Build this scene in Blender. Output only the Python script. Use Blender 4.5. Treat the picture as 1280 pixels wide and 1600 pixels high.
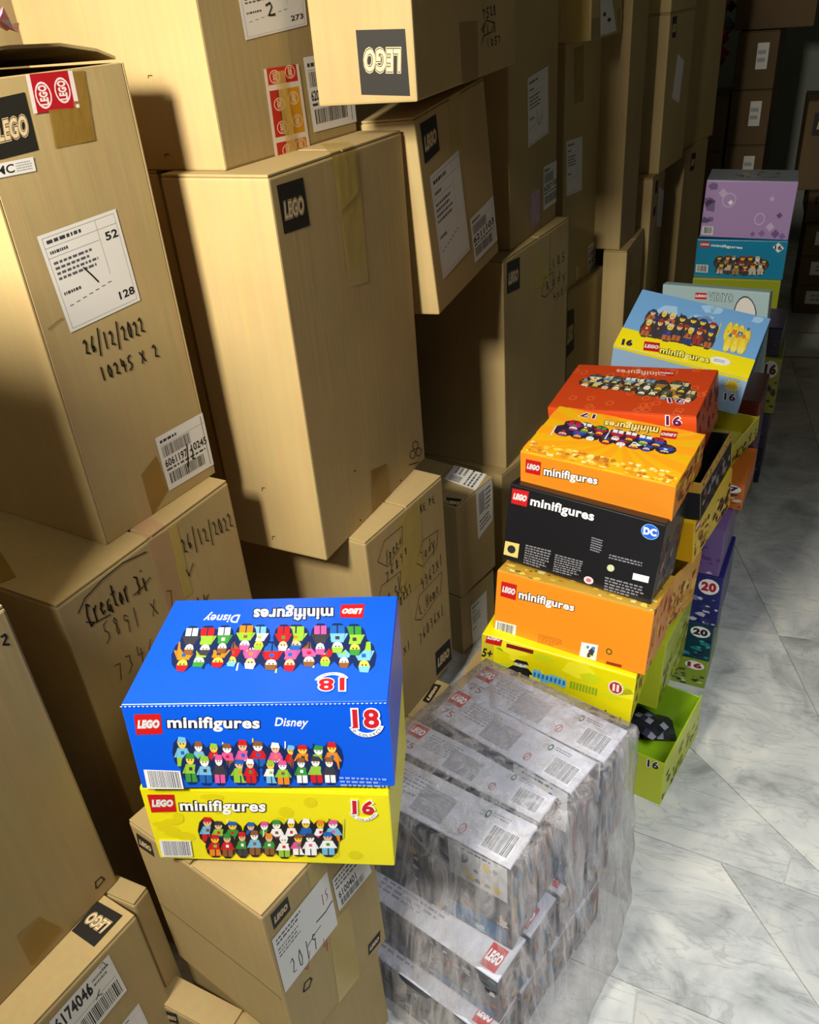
import bpy, bmesh, math, random
from mathutils import Vector, Matrix, Euler
from math import radians as rad
random.seed(7)
for o in list(bpy.data.objects): bpy.data.objects.remove(o)
SC = bpy.context.scene
COL = SC.collection

# ------------------------------------------------------------------ camera
FPX, PITCH, ROLL, YAW, CAMH = 1302.0, rad(31.3), rad(-5.0), rad(-25.0), 1.6
_fw = Vector((math.sin(YAW)*math.cos(PITCH), math.cos(YAW)*math.cos(PITCH), -math.sin(PITCH)))
_r0 = Vector((math.cos(YAW), -math.sin(YAW), 0)); _u0 = _r0.cross(_fw)
CR = _r0*math.cos(ROLL)+_u0*math.sin(ROLL); CU = -_r0*math.sin(ROLL)+_u0*math.cos(ROLL); CF = _fw
CPOS = Vector((0, 0, CAMH))
cam = bpy.data.cameras.new('camera'); camo = bpy.data.objects.new('camera', cam); COL.objects.link(camo)
cam.sensor_fit = 'VERTICAL'; cam.sensor_height = 36.0; cam.lens = 36.0*FPX/1600.0; cam.clip_start = .02
m = Matrix((CR, CU, -CF)).transposed().to_4x4(); m.translation = CPOS
camo.matrix_world = m
SC.camera = camo
# ------------------------------------------------------------------ world, lights, exposure
SC.view_settings.view_transform = 'Standard'; SC.view_settings.look = 'None'
SC.view_settings.gamma = 1.0; SC.view_settings.use_curve_mapping = False
SC.view_settings.exposure = 0.0
w = bpy.data.worlds.new('world'); SC.world = w; w.use_nodes = True
w.node_tree.nodes['Background'].inputs[0].default_value = (.5, .55, .6, 1)
w.node_tree.nodes['Background'].inputs[1].default_value = .02
def area(name, loc, target, size, sizey, power, color):
    l = bpy.data.lights.new(name, 'AREA'); l.shape = 'RECTANGLE'; l.size = size; l.size_y = sizey
    l.energy = power; l.color = color
    o = bpy.data.objects.new(name, l); COL.objects.link(o); o.location = loc
    o.rotation_euler = (Vector(target)-Vector(loc)).to_track_quat('-Z', 'Y').to_euler()
    return o
area('warm_lamp_light', (-.76, -.3, 2.12), (-.92, 1.3, 1.5), .30, .30, 45, (1.0, .94, .82)).data.spread = rad(135)
area('daylight_panel', (.62, .2, 2.3), (.42, .85, 0), .7, .9, 11.5, (.86, .92, 1.0)).data.spread = rad(74)  # added overhead fill for the near floor and wrap tops, no real fixture
area('doorway_daylight', (1.2, -.3, 1.2), (.0, 1.1, .1), .6, 1.2, .7, (.88, .94, 1.0))

# ------------------------------------------------------------------ helpers
def srgb(h):
    if isinstance(h, str):
        h = h.lstrip('#'); c = [int(h[i:i+2], 16)/255 for i in (0, 2, 4)]
    else: c = [x/255 for x in h]
    return tuple((x/12.92 if x <= .04045 else ((x+.055)/1.055)**2.4) for x in c)+(1.0,)
def new_mat(name):
    m = bpy.data.materials.new(name); m.use_nodes = True
    return m, m.node_tree.nodes, m.node_tree.links, m.node_tree.nodes['Principled BSDF']
def cardboard(name, base, var=.10):
    m, n, l, b = new_mat(name)
    tc = n.new('ShaderNodeTexCoord'); oi = n.new('ShaderNodeObjectInfo')
    ns = n.new('ShaderNodeTexNoise'); ns.inputs['Scale'].default_value = 3.5; ns.inputs['Detail'].default_value = 5
    l.new(tc.outputs['Object'], ns.inputs['Vector'])
    mp = n.new('ShaderNodeMapping'); mp.inputs['Scale'].default_value = (90, 90, 4)
    l.new(tc.outputs['Object'], mp.inputs['Vector'])
    fib = n.new('ShaderNodeTexNoise'); fib.inputs['Scale'].default_value = 1.0; fib.inputs['Detail'].default_value = 2
    l.new(mp.outputs['Vector'], fib.inputs['Vector'])
    r = n.new('ShaderNodeValToRGB'); c = srgb(base)
    r.color_ramp.elements[0].position = .3; r.color_ramp.elements[0].color = tuple(x*(1-var) for x in c[:3])+(1,)
    r.color_ramp.elements[1].position = .7; r.color_ramp.elements[1].color = tuple(min(1, x*(1+var)) for x in c[:3])+(1,)
    l.new(ns.outputs['Fac'], r.inputs['Fac'])
    hs = n.new('ShaderNodeHueSaturation'); mr = n.new('ShaderNodeMapRange')
    mr.inputs['To Min'].default_value = .9; mr.inputs['To Max'].default_value = 1.08
    l.new(oi.outputs['Random'], mr.inputs['Value']); l.new(mr.outputs['Result'], hs.inputs['Value'])
    l.new(r.outputs['Color'], hs.inputs['Color'])
    mx = n.new('ShaderNodeMix'); mx.data_type = 'RGBA'; mx.blend_type = 'MULTIPLY'; mx.inputs[0].default_value = .18
    l.new(hs.outputs['Color'], mx.inputs[6]); l.new(fib.outputs['Color'], mx.inputs[7])
    l.new(mx.outputs[2], b.inputs['Base Color'])
    bp = n.new('ShaderNodeBump'); bp.inputs['Strength'].default_value = .12; bp.inputs['Distance'].default_value = .002
    l.new(fib.outputs['Fac'], bp.inputs['Height']); l.new(bp.outputs['Normal'], b.inputs['Normal'])
    b.inputs['Roughness'].default_value = .72; b.inputs['Specular IOR Level'].default_value = .25
    return m
M_CARD = cardboard('cardboard', (184, 159, 108))
M_FAR_DIM = cardboard('dark_aged_cardboard', (104, 84, 54))  # darkened copy of the cardboard: far-end dimness put into the colour
def print_mat(name, rough, spec=.4, bump=0):
    m, n, l, b = new_mat(name)
    a = n.new('ShaderNodeAttribute'); a.attribute_name = 'Col'
    l.new(a.outputs['Color'], b.inputs['Base Color'])
    b.inputs['Roughness'].default_value = rough; b.inputs['Specular IOR Level'].default_value = spec
    if bump:
        ns = n.new('ShaderNodeTexNoise'); ns.inputs['Scale'].default_value = 26
        tc = n.new('ShaderNodeTexCoord'); l.new(tc.outputs['Object'], ns.inputs['Vector'])
        bp = n.new('ShaderNodeBump'); bp.inputs['Strength'].default_value = bump; bp.inputs['Distance'].default_value = .004
        l.new(ns.outputs['Fac'], bp.inputs['Height']); l.new(bp.outputs['Normal'], b.inputs['Normal'])
    return m
M_INK = print_mat('printed_ink', .6, .3)
M_GLOSS = print_mat('glossy_printed_card', .32, .45, .12)
def tape_mat(name, col, alpha, rough=.22):
    m, n, l, b = new_mat(name)
    b.inputs['Base Color'].default_value = srgb(col); b.inputs['Roughness'].default_value = rough
    b.inputs['Alpha'].default_value = alpha
    ns = n.new('ShaderNodeTexNoise'); ns.inputs['Scale'].default_value = 30; ns.inputs['Detail'].default_value = 4
    tc = n.new('ShaderNodeTexCoord'); mp = n.new('ShaderNodeMapping'); mp.inputs['Scale'].default_value = (1, 1, .8)
    l.new(tc.outputs['Object'], mp.inputs['Vector']); l.new(mp.outputs['Vector'], ns.inputs['Vector'])
    bp = n.new('ShaderNodeBump'); bp.inputs['Strength'].default_value = .3; bp.inputs['Distance'].default_value = .004
    l.new(ns.outputs['Fac'], bp.inputs['Height']); l.new(bp.outputs['Normal'], b.inputs['Normal'])
    return m
M_TAPE = tape_mat('brown_tape', (150, 116, 48), .8)
M_CLEAR = tape_mat('clear_tape', (205, 178, 96), .6)
M_PINK = tape_mat('pinkish_tape', (205, 160, 125), .45)

def link_mesh(name, verts, faces, mat, parent=None, cols=None, smooth=False):
    me = bpy.data.meshes.new(name); me.from_pydata(verts, [], faces)
    if cols is not None:
        a = me.color_attributes.new('Col', 'FLOAT_COLOR', 'CORNER')
        k = 0; buf = []
        for f, c in zip(faces, cols): buf += list(c)*len(f)
        a.data.foreach_set('color', buf)
    me.materials.append(mat)
    if smooth:
        for p in me.polygons: p.use_smooth = True
    me.update()
    o = bpy.data.objects.new(name, me); COL.objects.link(o)
    if parent: o.parent = parent
    return o
def bm_obj(name, bm, mat, parent=None, smooth=False):
    me = bpy.data.meshes.new(name); bmesh.ops.recalc_face_normals(bm, faces=bm.faces); bm.to_mesh(me); bm.free()
    for mm in (mat if isinstance(mat, (list, tuple)) else [mat]): me.materials.append(mm)
    if smooth:
        for p in me.polygons: p.use_smooth = True
    o = bpy.data.objects.new(name, me); COL.objects.link(o)
    if parent: o.parent = parent
    return o
def add_box(bm, x0, y0, z0, x1, y1, z1, bevel=0, seg=2):
    r = bmesh.ops.create_cube(bm, size=1)
    vs = r['verts']
    for v in vs: v.co = Vector(((x0+x1)/2+v.co.x*(x1-x0), (y0+y1)/2+v.co.y*(y1-y0), (z0+z1)/2+v.co.z*(z1-z0)))
    if bevel:
        es = list({e for v in vs for e in v.link_edges})
        bmesh.ops.bevel(bm, geom=es, offset=bevel, segments=seg, affect='EDGES', profile=.6)
def tag(o, label, cat, group=None, kind=None):
    o['label'] = label; o['category'] = cat
    if group: o['group'] = group
    if kind: o['kind'] = kind
def struct(o): o['kind'] = 'structure'; return o

# ---- measured boxes: right-front-bottom corner x, y, z, yaw, tilt x, tilt y, width, depth, height (metres / radians)
BOX = {
 'P1': (-0.9444, 0.8419, 0.8801, -0.1397, 0.0000, 0.0000, 0.5000, 0.2666, 0.6787),
 'P2': (-0.9084, 0.6849, 0.0000, -0.0966, 0.0000, 0.0000, 0.5000, 0.4045, 0.8800),
 'P3': (-0.8910, 0.0567, 0.4500, -0.1394, 0.0000, 0.0000, 0.5000, 0.4998, 0.5524),
 'P4': (-0.8307, 0.0703, 0.0000, -0.1641, 0.0000, 0.0000, 0.5000, 0.4500, 0.4500),
 'P4b': (-0.7707, 0.5257, 0.0000, -0.0330, 0.0000, 0.0000, 0.1300, 0.0338, 0.4500),
 'P5': (-0.4955, 0.4987, 0.2553, -0.2389, 0.0000, 0.0000, 0.2774, 0.2182, 0.3497),
 'B2': (-0.3596, 0.6252, 0.6049, 0.3223, -0.0171, 0.0302, 0.3278, 0.2200, 0.1428),
 'B1': (-0.3502, 0.6355, 0.7557, 0.3569, -0.0756, 0.0227, 0.3273, 0.2312, 0.1376),
 'P7': (-0.4807, 0.4807, 0.0000, -0.0694, 0.0000, 0.0000, 0.3000, 0.0500, 0.2195),
 'C2': (-0.7466, 1.1878, 0.6550, -0.0683, 0.0000, 0.0000, 0.2195, 0.4639, 0.7336),
 'C1': (-0.8474, 1.2243, 1.3886, -0.0942, 0.0000, 0.0000, 0.3957, 0.4210, 0.6200),
 'C3': (-0.6996, 1.2689, 0.0847, -0.1724, 0.0000, 0.0000, 0.4500, 0.3160, 0.5709),
 'C4': (-0.6811, 1.1978, 0.0000, -0.2020, 0.0000, 0.0000, 0.4500, 0.3000, 0.0847),
 'D3': (-0.6631, 2.1438, 0.3700, -0.1155, 0.0000, 0.0000, 0.4000, 0.5109, 0.6297),
 'E1': (-0.6705, 2.2389, 0.9997, -0.0673, 0.0000, 0.0000, 0.4000, 0.4000, 0.6600),
 'D5': (-0.6659, 2.1053, 0.0000, -0.2629, 0.0000, 0.0000, 0.4000, 0.4000, 0.3702),
 'D2': (-0.6735, 1.6934, 1.0014, -0.0295, 0.0785, -0.0426, 0.4000, 0.4145, 0.4093),
 'D1': (-0.5995, 1.4632, 1.4555, 0.0631, 0.0000, 0.0000, 0.1850, 0.7669, 0.4500),
 'C5': (-0.6588, 1.6984, 0.2055, -0.2520, 0.0000, 0.0000, 0.2500, 0.1782, 0.2945),
 'F1': (-0.6555, 2.7817, 0.7100, -0.1450, 0.0000, 0.0000, 0.4000, 0.3300, 0.7617),
 'F2': (-0.6427, 2.8317, 0.1100, -0.2309, 0.0000, 0.0000, 0.4000, 0.3316, 0.6000),
 'G1': (-0.5173, 3.0817, 0.7899, -0.0725, 0.0000, 0.0000, 0.1000, 0.2238, 0.9000),
 'G2': (-0.4866, 3.0655, 0.0000, -0.0151, 0.0000, 0.0000, 0.0850, 0.3400, 0.7900),
 'F0': (-0.5610, 2.6758, 1.4721, -0.0388, 0.0000, 0.0000, 0.4000, 0.3800, 0.3500),
 'H1': (-0.4556, 3.5011, 0.9701, -0.1263, 0.0000, 0.0000, 0.4000, 0.3626, 0.5331),
 'H2': (-0.4626, 3.4180, 0.4700, -0.0000, 0.0000, 0.0000, 0.4000, 0.3500, 0.5000),
 'J1': (-0.4254, 3.9935, 0.9800, -0.2144, 0.0000, 0.0000, 0.4000, 0.3943, 0.7500),
 'J2': (-0.4105, 3.9685, 0.0000, -0.1764, 0.0000, 0.0000, 0.4000, 0.3375, 0.9799),
 'BK': (-0.1317, 1.3786, 0.5412, -0.1596, -0.1780, 0.0473, 0.3288, 0.1700, 0.1778),
 'O2': (-0.1119, 1.4351, 0.7061, -0.1495, 0.0659, 0.0334, 0.3203, 0.2072, 0.0837),
 'O1': (-0.1253, 1.3348, 0.3919, -0.1232, -0.1461, 0.0172, 0.3389, 0.1700, 0.1523),
 'Y1': (-0.1465, 1.3278, 0.2457, -0.0602, -0.0104, 0.0463, 0.3407, 0.1700, 0.1423),
 'RD': (-0.0903, 1.6620, 0.7102, -0.1095, 0.0920, -0.0834, 0.3251, 0.2156, 0.1231),
 'SP': (-0.0314, 2.0383, 0.6664, -0.0859, 0.3527, 0.1590, 0.3299, 0.2298, 0.1250),
 'WB': (0.0167, 2.6511, 0.4198, -0.2520, 0.0096, -0.0364, 0.3298, 0.0300, 0.3701),
 'PB': (0.0391, 3.6286, 0.7006, 0.0153, 0.0043, 0.0258, 0.3300, 0.2226, 0.2173),
 'TB': (0.0416, 3.6167, 0.5475, -0.0141, 0.0000, 0.0000, 0.3401, 0.2200, 0.1531),
 'YG': (0.0381, 3.6113, 0.4225, 0.0264, 0.0000, 0.0000, 0.3366, 0.2200, 0.1250),
 'L': (-0.1076, 1.5096, 0.1365, -0.1389, -0.0721, 0.0201, 0.2800, 0.2500, 0.1925),
 'D': (-0.1156, 1.5203, 0.3540, -0.2581, -0.1578, 0.0162, 0.3300, 0.1938, 0.1401),
 'C': (-0.0706, 1.5731, 0.5226, -0.2137, 0.0217, -0.0525, 0.3000, 0.2629, 0.1026),
 'B': (-0.0668, 1.5813, 0.6287, -0.1616, 0.0228, -0.0798, 0.3000, 0.2527, 0.0893),
 'T1': (-0.0661, 1.3509, 0.0000, -0.2167, 0.0000, 0.0000, 0.2800, 0.2526, 0.1350),
 'W': (-0.0299, 1.9201, 0.5726, -0.2490, -0.0085, -0.0000, 0.3300, 0.2143, 0.0600),
 's4': (-0.1438, 0.9876, 0.2543, -0.2944, 0.0000, 0.0000, 0.3000, 0.0875, 0.2446),
 's3': (-0.1812, 0.9079, 0.2543, -0.3253, 0.0000, 0.0000, 0.2947, 0.0818, 0.2446),
 's2': (-0.2204, 0.8619, 0.2543, -0.2459, 0.0000, 0.0000, 0.3000, 0.0720, 0.2146),
 's1': (-0.2399, 0.7642, 0.2543, -0.2196, 0.0000, 0.0000, 0.3000, 0.0918, 0.2147),
 'P6': (-0.5075, 0.5107, 0.0000, -0.2389, 0.0000, 0.0000, 0.2700, 0.2000, 0.2543),
 'Q1': (-1.2900, 1.1350, 1.3900, -0.0873, 0.0000, 0.0000, 0.4000, 0.4000, 0.6200),
 'Q2': (-1.0000, 1.2400, 0.6600, -0.0698, 0.0000, 0.0000, 0.4200, 0.4000, 0.7280),
 'Q3': (-1.2000, 1.2600, 0.0000, -0.0698, 0.0000, 0.0000, 0.4200, 0.4000, 0.6580),
 'C6': (-0.6618, 1.7014, 0.0000, -0.2520, 0.0000, 0.0000, 0.2500, 0.1700, 0.2045),
 'D2s': (-0.9300, 1.7200, 0.0000, -0.0524, 0.0000, 0.0000, 0.3000, 0.3600, 0.9850),
 'H0': (-0.4556, 3.5011, 1.5042, -0.1263, 0.0000, 0.0000, 0.4000, 0.3600, 0.3000),
 'H3': (-0.4646, 3.4230, 0.0000, -0.0175, 0.0000, 0.0000, 0.4000, 0.3400, 0.4690),
 'PK': (-0.9050, 0.9000, 1.5900, 0.6109, 0.0000, 0.0000, 0.1400, 0.1000, 0.0350),
 'P3t': (-0.8950, 0.0300, 1.0034, -0.1396, 0.0000, 0.0000, 0.4200, 0.4000, 0.5500),  # not measured: out of view, there to throw shade
 'YS': (-0.3700, 1.3000, 0.0000, -0.0873, 0.0000, 0.0000, 0.2000, 0.2000, 0.2000),
 'V1': (-0.0120, 1.7650, 0.0000, -0.0698, 0.0000, 0.0000, 0.3300, 0.2000, 0.0920),
 'V2': (-0.0090, 1.7650, 0.0940, -0.0524, 0.0000, 0.0000, 0.3300, 0.2000, 0.1150),
 'V3': (-0.0040, 1.7630, 0.2110, -0.0698, 0.0000, 0.0000, 0.3300, 0.2000, 0.1500),
 'V4': (-0.0160, 1.7650, 0.3630, -0.0873, 0.0000, 0.0000, 0.3300, 0.2000, 0.1350),
 'V5': (0.0120, 1.8600, 0.5000, -0.0873, 0.0000, 0.0000, 0.3300, 0.2000, 0.0700),
 'X1': (-0.0400, 2.1400, 0.0000, -0.0698, 0.0000, 0.0000, 0.3300, 0.2000, 0.1300),
 'X2': (-0.0400, 2.1400, 0.1310, -0.0698, 0.0000, 0.0000, 0.3300, 0.2000, 0.1300),
 'X3': (-0.0400, 2.1400, 0.2620, -0.0698, 0.0000, 0.0000, 0.3300, 0.2000, 0.1300),
 'X4': (0.0200, 2.1600, 0.3930, -0.0698, 0.0000, 0.0000, 0.3300, 0.2000, 0.1300),
 'X5': (0.0200, 2.1600, 0.5240, -0.0698, 0.0000, 0.0000, 0.3300, 0.2000, 0.1300),
 'WS': (0.0000, 2.6600, 0.0000, -0.2094, 0.0000, 0.0000, 0.3300, 0.2000, 0.4150),
 'U1': (0.0600, 2.9200, 0.0000, -0.0524, 0.0000, 0.0000, 0.3300, 0.2000, 0.1400),
 'U2': (0.0620, 2.9200, 0.1410, -0.0524, 0.0000, 0.0000, 0.3300, 0.2000, 0.1390),
 'U3': (0.0720, 2.9200, 0.2810, -0.0349, 0.0000, 0.0000, 0.3300, 0.2000, 0.2050),
 'U4': (0.0600, 2.9300, 0.4870, -0.0524, 0.0000, 0.0000, 0.3300, 0.2000, 0.1000),
 'Z1': (0.0350, 3.6200, 0.0000, 0.0000, 0.0000, 0.0000, 0.3300, 0.2000, 0.1398),
 'Z2': (0.0350, 3.6200, 0.1408, 0.0000, 0.0000, 0.0000, 0.3300, 0.2000, 0.1398),
 'Z3': (0.0350, 3.6200, 0.2817, 0.0000, 0.0000, 0.0000, 0.3300, 0.2000, 0.1398),
 'm1': (-0.2467, 0.7073, 0.1280, -0.2705, 0.0000, 0.0000, 0.3000, 0.0890, 0.1243),
 'n1': (-0.2547, 0.6784, 0.0000, -0.2705, 0.0000, 0.0000, 0.3000, 0.0890, 0.1260),
 'm2': (-0.2176, 0.7979, 0.1280, -0.2705, 0.0000, 0.0000, 0.3000, 0.0890, 0.1243),
 'n2': (-0.2256, 0.7690, 0.0000, -0.2705, 0.0000, 0.0000, 0.3000, 0.0890, 0.1260),
 'm3': (-0.1885, 0.8885, 0.1280, -0.2705, 0.0000, 0.0000, 0.3000, 0.0890, 0.1243),
 'n3': (-0.1965, 0.8596, 0.0000, -0.2705, 0.0000, 0.0000, 0.3000, 0.0890, 0.1260),
 'm4': (-0.1593, 0.9790, 0.1280, -0.2705, 0.0000, 0.0000, 0.3000, 0.0890, 0.1243),
 'n4': (-0.1674, 0.9501, 0.0000, -0.2705, 0.0000, 0.0000, 0.3000, 0.0890, 0.1260),
 'M0': (-0.1300, 5.2000, 0.0000, -0.0349, 0.0000, 0.0000, 0.2000, 0.5000, 0.2680),
 'M1': (-0.1300, 5.2000, 0.2700, -0.0349, 0.0000, 0.0000, 0.2000, 0.5000, 0.2680),
 'M2': (-0.1300, 5.2000, 0.5400, -0.0349, 0.0000, 0.0000, 0.2000, 0.5000, 0.2680),
 'M3': (-0.1300, 5.2000, 0.8100, -0.0349, 0.0000, 0.0000, 0.2000, 0.5000, 0.2680),
 'M4': (-0.1300, 5.2000, 1.0800, -0.0349, 0.0000, 0.0000, 0.2000, 0.5000, 0.2680),
 'M5': (0.0200, 5.2500, 1.3520, -0.0349, 0.0000, 0.0000, 0.3800, 0.6000, 0.4000),
 'N0': (-0.3450, 5.1000, 0.0000, -0.0349, 0.0000, 0.0000, 0.4500, 0.5000, 0.2630),
 'N1': (-0.3450, 5.1000, 0.2650, -0.0349, 0.0000, 0.0000, 0.4500, 0.5000, 0.2630),
 'N2': (-0.3450, 5.1000, 0.5300, -0.0349, 0.0000, 0.0000, 0.4500, 0.5000, 0.2630),
 'N3': (-0.3450, 5.1000, 0.7950, -0.0349, 0.0000, 0.0000, 0.4500, 0.5000, 0.2630),
 'NR': (-0.3700, 5.1000, 1.0620, -0.0349, 0.0000, 0.0000, 0.2800, 0.3000, 0.5000),
 'R1': (0.5000, 5.0000, 0.6200, 0.0349, 0.0000, 0.0000, 0.4500, 0.4500, 0.4200),
 'R2': (0.5200, 4.9500, 0.4700, 0.0349, 0.0000, 0.0000, 0.4000, 0.4500, 0.1480),
 'R3': (0.5800, 4.9000, 0.0000, 0.0349, 0.0000, 0.0000, 0.4500, 0.4000, 0.1550),
 'R4': (0.5800, 4.9000, 0.1560, 0.0349, 0.0000, 0.0000, 0.4500, 0.4000, 0.1550),
 'R5': (0.5800, 4.9000, 0.3120, 0.0349, 0.0000, 0.0000, 0.4500, 0.4000, 0.1550),
 'FS': (0.5000, 4.2500, 0.0010, 0.0873, 0.0000, 0.0000, 0.4500, 0.3500, 0.0200),
}

class Thing:
    """an Empty at the centre of a box's base; local x = width (to the aisle), y = depth, z = up"""
    def __init__(s, name, key, label, cat, group=None):
        x, y, z, yaw, rx, ry, s.w, s.d, s.h = BOX[key]
        R = Matrix.Rotation(yaw, 3, 'Z') @ Matrix.Rotation(ry, 3, 'Y') @ Matrix.Rotation(rx, 3, 'X')
        s.R = R; c = Vector((x, y, z)) + R @ Vector((-s.w/2, s.d/2, 0))
        s.o = bpy.data.objects.new(name, None); COL.objects.link(s.o)
        mm = R.to_4x4(); mm.translation = c; s.o.matrix_world = mm; s.M = mm; s.c = c
        s.o.empty_display_size = .05
        tag(s.o, label, cat, group)
    def uv(s, face, p):
        """photo pixel -> coordinates on one of the box's faces (metres from its left / bottom edge)"""
        d = CF + CR*((p[0]-640)/FPX) - CU*((p[1]-800)/FPX)
        Ri = s.R.transposed(); o = Ri @ (CPOS-s.c); d = Ri @ d
        if face == 'F': t = (-s.d/2-o.y)/d.y; q = o+d*t; return (q.x+s.w/2, q.z)
        if face == 'R': t = (s.w/2-o.x)/d.x; q = o+d*t; return (q.y+s.d/2, q.z)
        if face == 'L': t = (-s.w/2-o.x)/d.x; q = o+d*t; return (s.d/2-q.y, q.z)
        t = (s.h-o.z)/d.z; q = o+d*t; return (q.x+s.w/2, q.y+s.d/2)
    def loc(s, face, u, v, off):
        if face == 'F': return (u-s.w/2, -s.d/2-off, v)
        if face == 'R': return (s.w/2+off, u-s.d/2, v)
        if face == 'L': return (-s.w/2-off, s.d/2-u, v)
        return (u-s.w/2, v-s.d/2, s.h+off)
    def size(s, face): return {'F': (s.w, s.h), 'R': (s.d, s.h), 'L': (s.d, s.h), 'T': (s.w, s.d)}[face]
    def closed_body(s, bevel=.004, flaps='x', mat=None, tape=None, inset=.0):
        """carton: body, two top flaps meeting at a seam"""
        t = .005
        bm = bmesh.new(); add_box(bm, -s.w/2, -s.d/2, 0, s.w/2, s.d/2, s.h-t, bevel)
        bm_obj('body', bm, mat or M_CARD, s.o)
        g = .0015
        if flaps == 'x': rects = [(-s.w/2, -s.d/2, s.w/2, -g), (-s.w/2, g, s.w/2, s.d/2)]
        else: rects = [(-s.w/2, -s.d/2, -g, s.d/2), (g, -s.d/2, s.w/2, s.d/2)]
        for k, (a, b, c, d) in enumerate(rects):
            bm = bmesh.new(); add_box(bm, a+.0015, b+.0015, s.h-t+.0006, c-.0015, d-.0015, s.h, .0012)
            for v in bm.verts:
                v.co.z += .0
            bm_obj('flap', bm, mat or M_CARD, s.o)
    def tape(s, face, px, mat=None, name='tape', off=.0007):
        q = [s.uv(face, p) for p in px]
        n = 7; vs = []; fs = []
        W, Hh = s.size(face)
        for i in range(n+1):
            for j in range(3):
                a = i/n; b = j/2
                L = [q[0][k]*(1-a)+q[3][k]*a for k in (0, 1)]; Rr = [q[1][k]*(1-a)+q[2][k]*a for k in (0, 1)]
                u, v = (L[k]*(1-b)+Rr[k]*b for k in (0, 1))
                if 0 < i < n: u += random.uniform(-.0006, .0006)
                vs.append(s.loc(face, min(max(u, 0), W), min(max(v, 0), Hh), off+random.uniform(0, .0004)))
        for i in range(n):
            for j in range(2): a = i*3+j; fs.append((a, a+1, a+4, a+3))
        return link_mesh(name, vs, fs, mat or M_TAPE, s.o, smooth=True)

# ---- text as triangles, cached, normalised to the unit square
_tc = {}
def text_tris(s, weight=0.0, shear=0.0):
    k = (s, weight, shear)
    if k in _tc: return _tc[k]
    cu = bpy.data.curves.new('t', 'FONT'); cu.body = s; cu.size = 1; cu.offset = weight; cu.shear = shear
    cu.resolution_u = 3; cu.fill_mode = 'FRONT'; cu.space_character = 1.0+weight*1.6
    o = bpy.data.objects.new('t', cu); COL.objects.link(o)
    dg = bpy.context.evaluated_depsgraph_get(); me = o.evaluated_get(dg).to_mesh()
    V = [(v.co.x, v.co.y) for v in me.vertices]; Fs = [tuple(p.vertices) for p in me.polygons]
    o.evaluated_get(dg).to_mesh_clear(); bpy.data.objects.remove(o); bpy.data.curves.remove(cu)
    _tc[k] = (V, Fs); return _tc[k]
def text_box(s, shear=0.0):
    V, _ = text_tris(s, 0, shear)
    return min(v[0] for v in V), min(v[1] for v in V), max(v[0] for v in V), max(v[1] for v in V)
# a small stroke alphabet for marker handwriting
STK = {'0': ['.5,1 .15,.65 .25,.1 .6,0 .85,.45 .5,1'], '1': ['.5,1 .45,0'], '2': ['.1,.8 .5,1 .8,.7 .1,.05 .9,.1'], '3': ['.1,.95 .8,.9 .4,.55 .85,.3 .1,0'],
 '4': ['.3,1 .1,.4 .9,.45', '.7,.8 .6,0'], '5': ['.9,1 .3,.95 .2,.55 .8,.5 .7,.1 .1,0'], '6': ['.7,1 .2,.5 .3,0 .8,.15 .6,.5 .2,.35'], '7': ['.1,.9 .9,1 .4,0'],
 '8': ['.6,.5 .2,.8 .5,1 .8,.8 .3,.3 .5,0 .8,.2 .5,.5'], '9': ['.8,.8 .4,1 .2,.7 .6,.5 .8,.8 .6,0'], '/': ['.8,1.3 .2,-.3'], 'x': ['.1,.8 .8,.1', '.8,.8 .1,0'],
 'C': ['.9,.9 .4,1.2 0,.5 .3,-.2 .9,0'], 'r': ['.2,.7 .25,0', '.25,.5 .7,.75'], 'e': ['.1,.4 .8,.5 .5,.8 .1,.4 .4,0 .9,.2'], 'a': ['.8,.7 .3,.7 .1,.2 .5,0 .8,.6 .9,0'],
 't': ['.5,1.2 .45,0 .8,.1', '.1,.8 .9,.85'], 'o': ['.5,.7 .1,.4 .4,0 .8,.3 .5,.7'], 'i': ['.5,.7 .5,0', '.5,1 .52,.97'], 's': ['.8,.7 .3,.6 .7,.3 .2,0'], 'p': ['.2,.7 .2,-.5', '.2,.6 .8,.6 .6,.1 .2,.1'],
 'd': ['.8,1.2 .8,0 .2,.1 .3,.6 .8,.5'], 'n': ['.2,.7 .2,0', '.2,.5 .6,.7 .8,0'], 'm': ['.1,.7 .1,0', '.1,.5 .4,.7 .5,0', '.5,.5 .8,.7 .9,0'], 'l': ['.5,1.2 .5,0'], 'y': ['.1,.7 .5,.1', '.9,.7 .3,-.5'],
 'S': ['.9,1 .2,.9 .8,.3 .1,0'], 'K': ['.2,1 .2,0', '.9,1 .2,.5 .9,0'], 'P': ['.2,1 .2,0', '.2,1 .9,.8 .2,.5'], 'E': ['.8,1 .2,1 .2,0 .8,0', '.2,.5 .7,.5'], 'L': ['.2,1 .2,0 .9,0'], 'B': ['.2,1 .2,0 .8,.2 .2,.5 .7,.8 .2,1'],
 'H': ['.2,1 .2,0', '.8,1 .8,0', '.2,.5 .8,.5'], 'V': ['0,.5 .3,0 1,1.2'], ' ': [], '.': ['.5,.05 .55,0']}
LEGOY = (250, 205, 20)
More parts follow.
